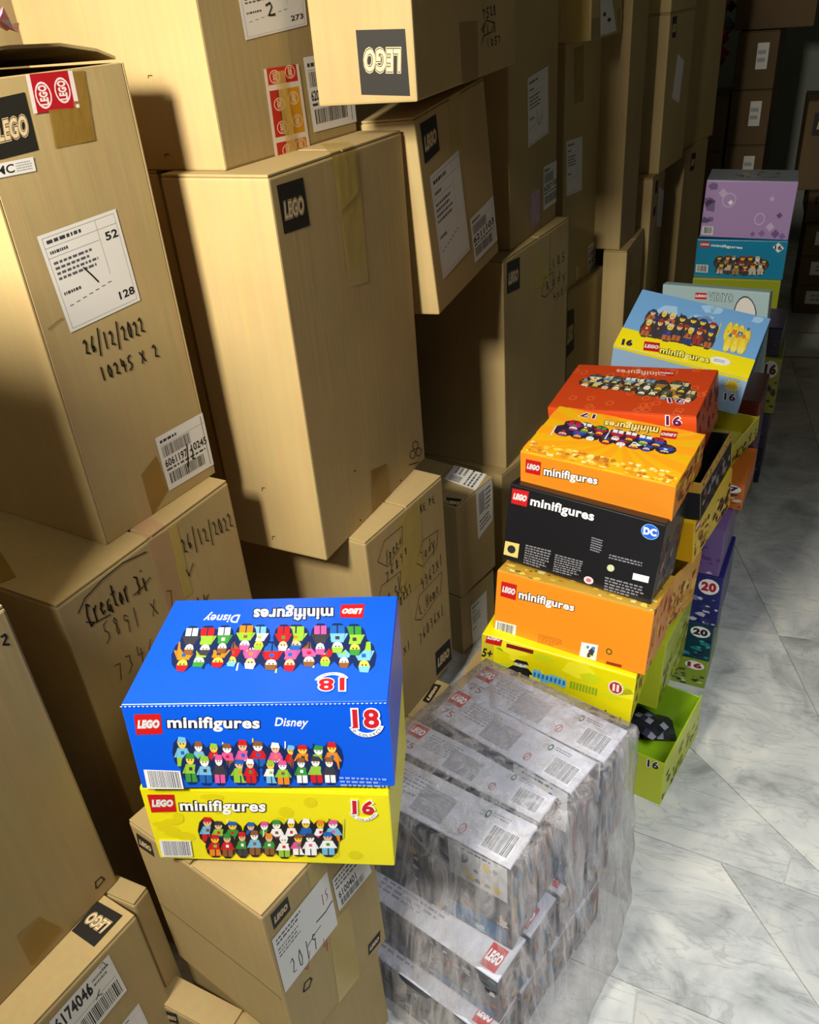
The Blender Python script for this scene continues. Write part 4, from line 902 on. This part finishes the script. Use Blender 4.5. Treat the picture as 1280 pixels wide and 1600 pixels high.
t = tray_box('display_tray', 'D', 'orange open tray between the deep yellow edge-on box and the tall lime box', SIDE['D'][0], (205, 168, 40), 'open display trays'); side_art(t, SIDE['D'][1], seed=5, lego=False)
t = product_box('toy_figure_box', 'L', 'tall lime green toy box leaning beside the orange barcode box', SIDE['L'][0], G); side_art(t, SIDE['L'][1], seed=6, lego=False)
# open lime tray on the floor
t = tray_box('display_tray', 'T1', 'open lime green tray on the marble floor with crumpled foil packets inside', (196, 206, 38), (150, 190, 30), 'open display trays')
side_art(t, [(150, 150, 30), (215, 215, 110), (90, 90, 40)], 40, 7, False); d = Decal(t, 'F', .0006); d.badge('16', [(1013, 1187), (1029, 1192), (1028, 1204), (1012, 1199)], (30, 30, 30), False); d.done('printed_badge')
def packet(x, y, z, rz, seed, label, par=None):
    rnd = random.Random(seed); n, m_ = 8, 6; V = []; F = []; C_ = []
    pal = [(40, 38, 46), (30, 30, 34), (36, 36, 44), (60, 56, 74), (44, 42, 50), (150, 148, 160), (34, 32, 38)]
    for s in (1, -1):
        for i in range(n):
            for j in range(m_):
                a, b = i/(n-1), j/(m_-1); e = min(a, 1-a, b, 1-b); V.append(((a-.5)*.11, (b-.5)*.08, .014+s*(.001+.03*min(e, .35)+rnd.uniform(0, .003)*(e > 0))))
    for s in (0, 1):
        for i in range(n-1):
            for j in range(m_-1):
                a = s*n*m_+i*m_+j; q = (a, a+m_, a+m_+1, a+1); F.append(q if s == 0 else q[::-1]); C_.append(srgb(rnd.choice(pal)))
    o = link_mesh('foil_packet', V, F, M_GLOSS, None, C_, True); o.location = (x, y, z); o.rotation_euler = (rnd.uniform(-.1, .1), rnd.uniform(-.1, .1), rz); tag(o, label, 'packet', 'foil packets in the lime tray'); return o
tc = t.c
for i, (dx, dy, dz, rz) in enumerate(((.055, .04, .004, .3), (-.04, .045, .004, 1.2), (.04, .02, .034, -.5))):
    packet(tc.x+dx, tc.y+t.d/2-.1+dy-.04+.04, dz, rz, i+3, ['dark crumpled foil packet nearest the back wall of the lime tray', 'dark foil packet on the far side of the lime tray, partly hidden', 'dark and silver foil packet lying on top of the other packets in the lime tray'][i])

# ------------------------------------------------------------------ third stack, aisle side
def front_badge(t, num, col, art, seed, px=None, nart=30):
    d = Decal(t, 'F', .0006); fn = d.facemap(); d.patches(fn, nart, art, seed, .015, .05, .6, .03, .99, .6)
    if num:
        f2 = lambda a, b: fn(.845+.12*a, .66+.26*b)
        d.ell(f2, .5, .5, .62, .6, (245, 240, 235), 14); d.text(num, f2, .1, .2, .9, .8, col, .06)
    d.done('printed_artwork')
t = product_box('toy_figure_box', 'V1', 'lime toy box on the floor at the bottom of the numbered aisle stack', (140, 160, 30), G); front_badge(t, '16', (150, 30, 40), [(50, 60, 30), (200, 210, 150), (90, 90, 60)], 1)
t = product_box('toy_figure_box', 'V2', 'teal toy box with a round 20 badge in the aisle stack', (14, 58, 72), G); front_badge(t, '20', (40, 20, 40), [(30, 130, 130), (60, 160, 150), (16, 40, 70)], 2)
t = product_box('toy_figure_box', 'V3', 'dark blue toy box with a round 20 badge in the aisle stack', (34, 36, 104), G); front_badge(t, '20', (180, 30, 50), [(120, 120, 170), (190, 190, 200), (50, 50, 110)], 3)
t = product_box('toy_figure_box', 'V4', 'purple toy box above the dark blue one in the aisle stack', (110, 84, 140), G); front_badge(t, None, None, [(90, 60, 120), (190, 170, 200), (60, 50, 80)], 4)
t = product_box('toy_figure_box', 'V5', 'rust orange toy box under the open yellow tray in the aisle stack', (190, 100, 32), G); front_badge(t, '17', (60, 30, 60), [(80, 40, 40), (220, 200, 170), (50, 40, 40)], 5)
t = tray_box('display_tray', 'W', 'open yellow tray with pale rim on top of the aisle stack', (206, 196, 46), (200, 182, 30), 'open display trays', rim=(226, 214, 90)); side_art(t, [(120, 60, 50), (90, 70, 110), (220, 200, 90), (60, 50, 50)], 40, 8, False, .6)
# ------------------------------------------------------------------ sky blue box, leaning on a pile
SKY = (120, 176, 232)
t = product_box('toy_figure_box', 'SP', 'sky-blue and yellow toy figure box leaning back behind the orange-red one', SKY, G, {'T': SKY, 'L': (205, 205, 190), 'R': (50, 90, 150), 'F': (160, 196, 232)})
d = Decal(t, 'T', .0006); f = d.facemap(); d.rect(f, 0, 0, 1, .30, (248, 230, 20)); d.patches(f, 10, [(150, 198, 240), (170, 210, 245)], 3, .05, .12, .05, .45, .95, .98)
d.figs([(1018, 478), (1126, 500), (1112, 546), (998, 524)], 7, 3, seed=41, pal=[(60, 60, 70), (160, 60, 50), (60, 110, 60), (40, 70, 150), (190, 110, 60), (230, 210, 150)], back=(70, 60, 60), heads=[(245, 215, 70), (240, 200, 150)])
d.figs([(1140, 498), (1176, 508), (1166, 556), (1122, 546)], 4, 2, seed=42, pal=[(250, 225, 60), (250, 235, 120), (60, 120, 200), (230, 130, 50)], back=(235, 205, 60), heads=[(250, 225, 70)])
d.lego([(1007, 534), (1031, 537), (1029, 551), (1005, 548)], pad=.06); d.mini([(1033, 543), (1108, 559), (1107, 568), (1031, 552)], (255, 245, 120), (60, 50, 20))
fn = d.map([(1110, 556), (1143, 562), (1141, 574), (1108, 568)]); d.ell(fn, .5, .5, .5, .5, (245, 245, 240), 14); d.para(fn, .2, .3, .8, .7, (90, 120, 180), 2); d.text('16', d.map([(974, 531), (988, 533), (986, 541), (972, 539)]), 0, 0, 1, 1, (50, 40, 70), .06); d.done('printed_artwork')
d = Decal(t, 'F', .0006); f = d.facemap(); d.rect(f, 0, .93, 1, 1, (248, 230, 20)); fn = d.map([(1132, 590), (1158, 594), (1156, 615), (1130, 611)])
for i in range(12):
    a = i*math.pi/6; d.poly([fn(.5+.55*math.cos(a), .5+.55*math.sin(a)), fn(.5+.3*math.cos(a+.3), .5+.3*math.sin(a+.3)), fn(.5+.3*math.cos(a-.3), .5+.3*math.sin(a-.3))], (246, 232, 120), i == 0)
d.ell(fn, .5, .5, .33, .33, (250, 214, 60), 12); d.badge('16', [(1133, 614), (1149, 616), (1148, 628), (1132, 626)], (60, 30, 60), False); d.done('printed_artwork')
for key, col, lab in (('X5', (96, 34, 26), 'dark red toy box directly under the leaning sky-blue box'), ('X4', (72, 50, 96), 'dark purple toy box in the pile under the leaning sky-blue box'), ('X3', (60, 52, 76), 'dark violet toy box low in the pile under the sky-blue box'), ('X2', (52, 60, 40), 'olive toy box near the floor under the sky-blue box'), ('X1', (40, 40, 54), 'navy toy box on the floor under the sky-blue box')):
    t = product_box('toy_figure_box', key, lab, col, G)
    d = Decal(t, 'R', .0006); d.patches(d.facemap(), 24, [(90, 80, 110), (50, 40, 60), (130, 110, 130)], 3, .03, .1); d.done('printed_artwork')
t = product_box('toy_figure_box', 'WB', 'tall pale blue-grey toy box standing behind the leaning sky-blue box', (170, 196, 200), G)
d = Decal(t, 'F', .0006); d.lego([(1087, 457), (1105, 458), (1104, 468), (1086, 467)], pad=.04); fn = d.map([(1108, 457), (1146, 460), (1145, 472), (1107, 469)]); d.text('VIDIYO', fn, 0, 0, 1, 1, (60, 70, 70), .05); d.text('VIDIYO', fn, 0, 0, 1, 1, (190, 215, 215), .0)
fn = d.map([(1150, 462), (1182, 467), (1186, 520), (1140, 515)]); d.ell(fn, .5, .6, .45, .42, (226, 222, 214), 14); d.ring(fn, .5, .6, .47, .44, (60, 60, 70), .1, 14); d.patches(d.facemap(), 10, [(140, 170, 180), (120, 140, 120), (190, 205, 205)], 9, .05, .12, .7, .02, .99, .3); d.done('printed_artwork')
t = carton('WS', 'carton on the floor beneath the tall pale blue-grey toy box', 'x')
for key, col, lab, num in (('U1', (44, 40, 60), 'dark toy box on the floor beneath the lime-yellow box far down the aisle', None), ('U2', (70, 56, 90), 'dark mauve toy box beneath the lime-yellow box far down the aisle', None), ('U3', (160, 160, 30), 'lime-yellow toy box far down the aisle edge', '16'), ('U4', (46, 40, 64), 'dark indigo toy box on the lime-yellow one far down the aisle', None)):
    t = product_box('toy_figure_box', key, lab, col, G); front_badge(t, num, (90, 40, 30), [(70, 60, 80), (110, 90, 60)], 6, nart=14)
LAV = (176, 146, 196)
t = product_box('toy_figure_box', 'PB', 'lavender toy box with scattered square shapes, top of the far stack', LAV, G, {'T': (150, 160, 170)})
d = Decal(t, 'F', .0006); f = d.facemap(); d.patches(f, 9, [(96, 84, 120), (120, 100, 140)], 3, .04, .09, .0, .25, .13, .95)
for a, b, s_, c_ in ((.75, .7, .03, (205, 180, 215)), (.86, .42, .035, (110, 80, 140)), (.78, .22, .05, (205, 185, 220)), (.7, .1, .04, (140, 110, 160)), (.85, .1, .05, (120, 90, 150)), (.6, .08, .03, (130, 100, 150)), (.93, .06, .04, (130, 110, 170)), (.2, .78, .05, (196, 180, 206)), (.3, .62, .03, (240, 240, 245))):
    d.poly([f(a-s_, b), f(a, b-s_*1.6), f(a+s_, b), f(a, b+s_*1.6)], c_, True)
d.ring(f, .65, .35, .06, .11, (205, 185, 220), .2, 14); d.ring(f, .28, .66, .08, .13, (200, 184, 212), .15, 14)
fn = d.quad([(1098, 353), (1115, 354), (1114, 367), (1096, 366)], (225, 222, 225)); d.barcode(fn, .15, .15, .9, .9, n=12); d.done('printed_artwork')
d = Decal(t, 'T', .0006); f = d.facemap(); d.patches(f, 26, [(120, 120, 60), (160, 80, 60), (90, 90, 100), (190, 190, 90)], 3, .02, .06, .3, .3, .8, .8); d.done('printed_artwork')
t = product_box('toy_figure_box', 'TB', 'teal-blue toy figure box with a 16 diamond, under the lavender box', (18, 132, 172), G)
d = Decal(t, 'F', .0006); d.lego([(1095, 377), (1109, 378), (1108, 387), (1094, 386)], pad=.04); d.mini([(1112, 381), (1160, 385), (1160, 389), (1112, 385)], out=None)
fn = d.map([(1208, 378), (1226, 380), (1225, 396), (1207, 394)]); d.poly([fn(0, .5), fn(.5, 0), fn(1, .5), fn(.5, 1)], (240, 240, 240), True); d.text('16', fn, .22, .3, .78, .7, (30, 30, 40), .04)
fn = d.quad([(1088, 413), (1107, 414), (1106, 426), (1087, 425)], (225, 225, 220)); d.barcode(fn, .1, .1, .9, .9, n=12); d.figs([(1122, 396), (1200, 401), (1200, 431), (1112, 428)], 7, 2, seed=51, pal=[(150, 50, 40), (60, 60, 50), (160, 130, 90), (200, 190, 170), (90, 70, 50)], back=(50, 44, 40)); d.done('printed_artwork')
t = product_box('toy_figure_box', 'YG', 'olive-yellow toy box under the teal-blue one, lavender right end', (150, 160, 30), G, {'R': (120, 96, 140)})
for key, lab, col in (('Z1', 'dark toy box on the floor of the far stack', (60, 54, 70)), ('Z2', 'mauve toy box low in the far stack', (100, 84, 116)), ('Z3', 'grey toy box in the far stack under the olive-yellow one', (80, 84, 92))): product_box('toy_figure_box', key, lab, col, G)

# ------------------------------------------------------------------ shrink-wrapped packs
GREY = (208, 208, 218); NAVY = (58, 66, 78)
ART = [(40, 48, 60), (70, 84, 100), (120, 130, 140), (150, 80, 60), (190, 150, 90), (60, 110, 140), (200, 200, 205), (90, 50, 50), (30, 34, 42)]
def pack(key, label, top='up'):
    t = product_box('toy_pack_box', key, label, NAVY, 'boxed toy sets in clear wrap', {'T': GREY, 'R': (128, 112, 110), 'L': GREY})
    sd = sum(map(ord, key)); rnd = random.Random(sd)
    d = Decal(t, 'T', .0006); f = d.facemap()
    if top == 'up':
        f2 = lambda a, b: f(.015+.105*a, .52+.42*b); d.rect(f2, 0, 0, 1, 1, (196, 30, 34)); d.text('LEGO', f2, .08, .3, .92, .72, (255, 255, 255), .06, .2)
        d.para(f, .16, .35, .42, .85, (150, 150, 160), 6); d.rect(f, .34, .12, .55, .72, (158, 158, 166)); d.para(f, .36, .16, .53, .7, (176, 176, 184), 7); d.text('75', f, .04, .14, .12, .34, (150, 60, 60))
        d.ring(f, .665, .26, .02, .12, (170, 60, 60), .25, 12); d.poly([f(.655, .18), f(.66, .16), f(.675, .34), f(.67, .36)], (170, 60, 60)); d.ell(f, .735, .76, .016, .1, (60, 110, 70), 10); d.ell(f, .735, .76, .008, .05, GREY, 8); d.text('CE', f, .69, .68, .715, .8, (110, 110, 116))
        f3 = lambda a, b: f(.79+.17*a, .08+.56*b); d.rect(f3, 0, 0, 1, 1, (226, 226, 232)); d.barcode(f3, .06, .1, .96, .95, (70, 70, 84), 22); d.para(f, .76, .74, .88, .86, (120, 120, 128), 2)
    else:
        f2 = lambda a, b: f(.86+.1*a, .1+.5*b); d.rect(f2, 0, 0, 1, 1, (200, 44, 50)); d.text('LEGO', f2, .08, .3, .92, .72, (255, 255, 255), .06, .2); d.para(f, .1, .2, .6, .8, (150, 150, 160), 6)
    d.done('printed_artwork')
    d = Decal(t, 'F', .0006); f = d.facemap(); d.patches(f, 90, ART, sd, .012, .05, .01, .05, .99, .97)
    d.poly([f(.0, .96), f(.25, .9), f(.52, .62), f(.54, .6), f(.27, .95), f(0, 1)], (150, 170, 180), True)
    f4 = lambda a, b: f(.62+.36*a, .58+.4*b)
    if top == 'up': d.rect(f4, 0, 0, 1, 1, (206, 208, 214)); d.patches(f4, 14, [(40, 40, 44), (170, 40, 60), (230, 200, 80), (120, 120, 124)], sd, .04, .12, .2, .1, .9, .8); d.para(f4, .1, .86, .9, .95, (50, 50, 50), 1)
    d.figs if False else None
    f5 = lambda a, b: f(.55+.42*a, .03+.2*b); d.rect(f5, 0, 0, 1, 1, (70, 120, 165)); d.patches(f5, 8, [(180, 210, 220), (220, 200, 90), (50, 90, 130)], sd+1, .05, .2)
    d.done('printed_artwork')
    d = Decal(t, 'R', .0006); f = d.facemap(); d.patches(f, 26, [(150, 80, 60), (190, 160, 110), (90, 60, 60), (160, 150, 150), (50, 60, 80), (40, 110, 140)], sd+2, .04, .16, .05, .05, .95, .9); d.done('printed_artwork'); return t
PK = {'s1': 'front one of the four top grey-backed toy sets in the clear-wrapped block', 's2': 'second from the front of the top grey-backed toy sets in clear wrap', 's3': 'third from the front of the top grey-backed toy sets in clear wrap, slightly raised', 's4': 'rearmost of the top grey-backed toy sets in clear wrap'}
for k_ in ('s1', 's2', 's3', 's4'): pack(k_, PK[k_])
for r_, nm in (('m', 'middle'), ('n', 'bottom')):
    for i in range(4): pack(r_+str(i+1), '%s toy set in the %s layer of the clear-wrapped block' % (['front', 'second', 'third', 'rear'][i], nm), 'down')

# clear film around the block: a wrinkled shell that bulges to the aisle
def film_mat():
    m, n, l, b = new_mat('clear_wrap_film'); out = n['Material Output']
    tr = n.new('ShaderNodeBsdfTransparent'); tr.inputs[0].default_value = (.97, .97, .97, 1)
    b.inputs['Base Color'].default_value = srgb((214, 208, 206)); b.inputs['Roughness'].default_value = .16; b.inputs['Specular IOR Level'].default_value = .8
    tc = n.new('ShaderNodeTexCoord'); mp = n.new('ShaderNodeMapping'); mp.inputs['Rotation'].default_value = (rad(38), rad(12), 0); mp.inputs['Scale'].default_value = (26, 26, 3.5)
    l.new(tc.outputs['Object'], mp.inputs['Vector']); ns = n.new('ShaderNodeTexNoise'); ns.inputs['Scale'].default_value = 1.6; ns.inputs['Detail'].default_value = 7; ns.inputs['Roughness'].default_value = .65; ns.inputs['Distortion'].default_value = .8
    l.new(mp.outputs['Vector'], ns.inputs['Vector'])
    r = n.new('ShaderNodeValToRGB'); r.color_ramp.elements[0].position = .40; r.color_ramp.elements[0].color = (.05, .05, .05, 1); r.color_ramp.elements[1].position = .70; r.color_ramp.elements[1].color = (.62, .62, .62, 1)
    l.new(ns.outputs['Fac'], r.inputs['Fac'])
    lw = n.new('ShaderNodeLayerWeight'); lw.inputs[0].default_value = .35
    ad = n.new('ShaderNodeMath'); ad.operation = 'MULTIPLY_ADD'; ad.use_clamp = True; ad.inputs[1].default_value = .32; l.new(lw.outputs['Facing'], ad.inputs[0]); l.new(r.outputs['Color'], ad.inputs[2])
    bp = n.new('ShaderNodeBump'); bp.inputs['Strength'].default_value = .9; bp.inputs['Distance'].default_value = .006; l.new(ns.outputs['Fac'], bp.inputs['Height']); l.new(bp.outputs['Normal'], b.inputs['Normal'])
    mx = n.new('ShaderNodeMixShader'); l.new(ad.outputs[0], mx.inputs[0]); l.new(tr.outputs[0], mx.inputs[1]); l.new(b.outputs[0], mx.inputs[2]); l.new(mx.outputs[0], out.inputs['Surface'])
    return m
M_FILM = film_mat()
RING = [[(-0.5558, 0.7466, 0.002), (-0.3147, 0.6764, 0.002), (-0.198, 0.6748, 0.002), (-0.1224, 0.812, 0.002), (-0.0944, 0.9417, 0.002), (-0.0899, 1.0833, 0.002), (-0.4091, 1.1704, 0.002), (-0.4891, 0.9585, 0.002)], [(-0.553, 0.7643, 0.12), (-0.311, 0.6978, 0.12), (-0.2045, 0.6962, 0.12), (-0.1335, 0.8262, 0.12), (-0.1022, 0.9487, 0.12), (-0.0933, 1.0833, 0.12), (-0.4091, 1.1704, 0.12), (-0.4877, 0.9673, 0.12)], [(-0.5497, 0.7856, 0.25), (-0.3066, 0.7236, 0.25), (-0.2132, 0.722, 0.25), (-0.1482, 0.8431, 0.25), (-0.1125, 0.9572, 0.25), (-0.0977, 1.0833, 0.25), (-0.4091, 1.1704, 0.25), (-0.486, 0.978, 0.25)], [(-0.5464, 0.8069, 0.38), (-0.3021, 0.7493, 0.38), (-0.2241, 0.7477, 0.38), (-0.1656, 0.8601, 0.38), (-0.1246, 0.9657, 0.38), (-0.1028, 1.0833, 0.38), (-0.4091, 1.1704, 0.38), (-0.4843, 0.9886, 0.38)], [(-0.5447, 0.8176, 0.473), (-0.2999, 0.7622, 0.473), (-0.2327, 0.7606, 0.473), (-0.1786, 0.8686, 0.5029), (-0.1335, 0.97, 0.5029), (-0.1064, 1.0833, 0.5029), (-0.4091, 1.1704, 0.5029), (-0.4835, 0.994, 0.5029)]]
def film():
    V = []; F = []; rnd = random.Random(12); sub = 10
    def ring(pts):
        out = []
        n = len(pts)
        for i in range(n):
            p, q = Vector(pts[i]), Vector(pts[(i+1) % n])
            for k_ in range(sub): out.append(p.lerp(q, k_/sub))
        return out
    rs = [ring(r) for r in RING]; rows = []
    for a, b in zip(rs, rs[1:]):
        for k_ in range(6): rows.append([p.lerp(q, k_/6) for p, q in zip(a, b)])
    rows.append(rs[-1]); n = len(rs[0])
    cx = sum(p.x for p in rs[0])/n; cy = sum(p.y for p in rs[0])/n
    for i, r in enumerate(rows):
        for j, p in enumerate(r):
            dv = Vector((p.x-cx, p.y-cy, 0)).normalized(); w_ = .0045*math.sin(j*1.3+i*.55)+.003*math.sin(j*.7-i*1.1)+rnd.uniform(-.0015, .0015)
            V.append(tuple(p+dv*(max(-.002, w_)+.003)) if 0 < i < len(rows)-1 else tuple(p))
    for i in range(len(rows)-1):
        for j in range(n): F.append((i*n+j, i*n+(j+1) % n, (i+1)*n+(j+1) % n, (i+1)*n+j))
    c = len(V); tp = rows[-1]; V.append((sum(p.x for p in tp)/n, sum(p.y for p in tp)/n, max(p.z for p in tp)+.003))
    for j in range(n): F.append(((len(rows)-1)*n+j, (len(rows)-1)*n+(j+1) % n, c))
    o = link_mesh('plastic_wrap', V, F, M_FILM, None, None, True)
    o.location = (0, 0, 0); tag(o, 'clear wrinkled stretch wrap pulled around the block of grey toy sets', 'plastic wrap'); return o
film()

# ------------------------------------------------------------------ far end of the room
def far_box(key, label, labelq=None, logo_=False, col=None):
    t = carton(key, label, 'x', mat=M_FAR_DIM)
    if labelq:
        d = Decal(t, 'F', .0016)
        for (a, b, c, e) in labelq: fn = lambda x, y: d.facemap()(a+(c-a)*x, b+(e-b)*y); d.rect(fn, 0, 0, 1, 1, W_); d.para(fn, .1, .2, .9, .8, (150, 150, 150), 2)
        d.done('label')
    if logo_:
        d = Decal(t, 'F', .001); f = d.facemap(); fn = lambda x, y: f(.08+.3*x, .62+.25*y); d.rect(fn, 0, 0, 1, 1, (34, 31, 26)); d.text('LEGO', fn, .15, .3, .85, .65, (200, 170, 120), .05, .2); d.done('printed_logo')
    return t
lab = ['lowest', 'second', 'third', 'fourth', 'fifth']
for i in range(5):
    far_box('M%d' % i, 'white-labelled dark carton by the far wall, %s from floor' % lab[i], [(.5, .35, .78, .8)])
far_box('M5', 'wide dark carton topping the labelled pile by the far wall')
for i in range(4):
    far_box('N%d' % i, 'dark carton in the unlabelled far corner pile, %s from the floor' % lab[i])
t = Thing('toy_bundle', 'NR', 'red and multicoloured bundle of bagged toys on the far corner pile', 'bag')
rnd = random.Random(8); V = []; F = []; C_ = []
for k_ in range(60):
    x, y, z = rnd.uniform(-t.w/2+.03, t.w/2-.03), rnd.uniform(-t.d/2+.03, t.d/2-.03), rnd.uniform(.03, t.h); r = rnd.uniform(.025, .05); i0 = len(V)
    V += [(x+r, y, z), (x-r, y, z), (x, y+r, z), (x, y-r, z), (x, y, z+r*rnd.uniform(.6, 1.3)), (x, y, max(0, z-r))]
    F += [tuple(i0+j for j in q) for q in ((0, 2, 4), (2, 1, 4), (1, 3, 4), (3, 0, 4), (2, 0, 5), (1, 2, 5), (3, 1, 5), (0, 3, 5))]; C_ += [srgb(rnd.choice([(190, 30, 40), (150, 20, 40), (220, 120, 40), (120, 60, 60), (90, 110, 100), (60, 30, 50)]))]*8
link_mesh('bagged_toys', V, F, M_GLOSS, t.o, C_)
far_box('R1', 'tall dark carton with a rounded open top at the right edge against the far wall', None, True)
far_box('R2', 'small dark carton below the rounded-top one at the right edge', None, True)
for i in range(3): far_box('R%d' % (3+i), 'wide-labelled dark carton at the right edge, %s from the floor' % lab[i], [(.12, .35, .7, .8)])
# loose plastic sheets on the far floor
t = Thing('plastic_sheet', 'FS', 'thin pale plastic sheet lying on the far floor by the right edge', 'plastic'); V = []; F = []; rnd = random.Random(3)
for i in range(8):
    for j in range(6): V.append(((i/7-.5)*t.w, (j/5-.5)*t.d, .004+rnd.uniform(0, .02)*(0 < i < 7 and 0 < j < 5)))
for i in range(7):
    for j in range(5): a = i*6+j; F.append((a, a+6, a+7, a+1))
o = link_mesh('sheet', V, F, M_GLOSS, t.o, [srgb((190, 192, 188))]*len(F), True); md = o.modifiers.new('thick', 'SOLIDIFY'); md.thickness = .0015
# ceiling lamp that gives the warm light
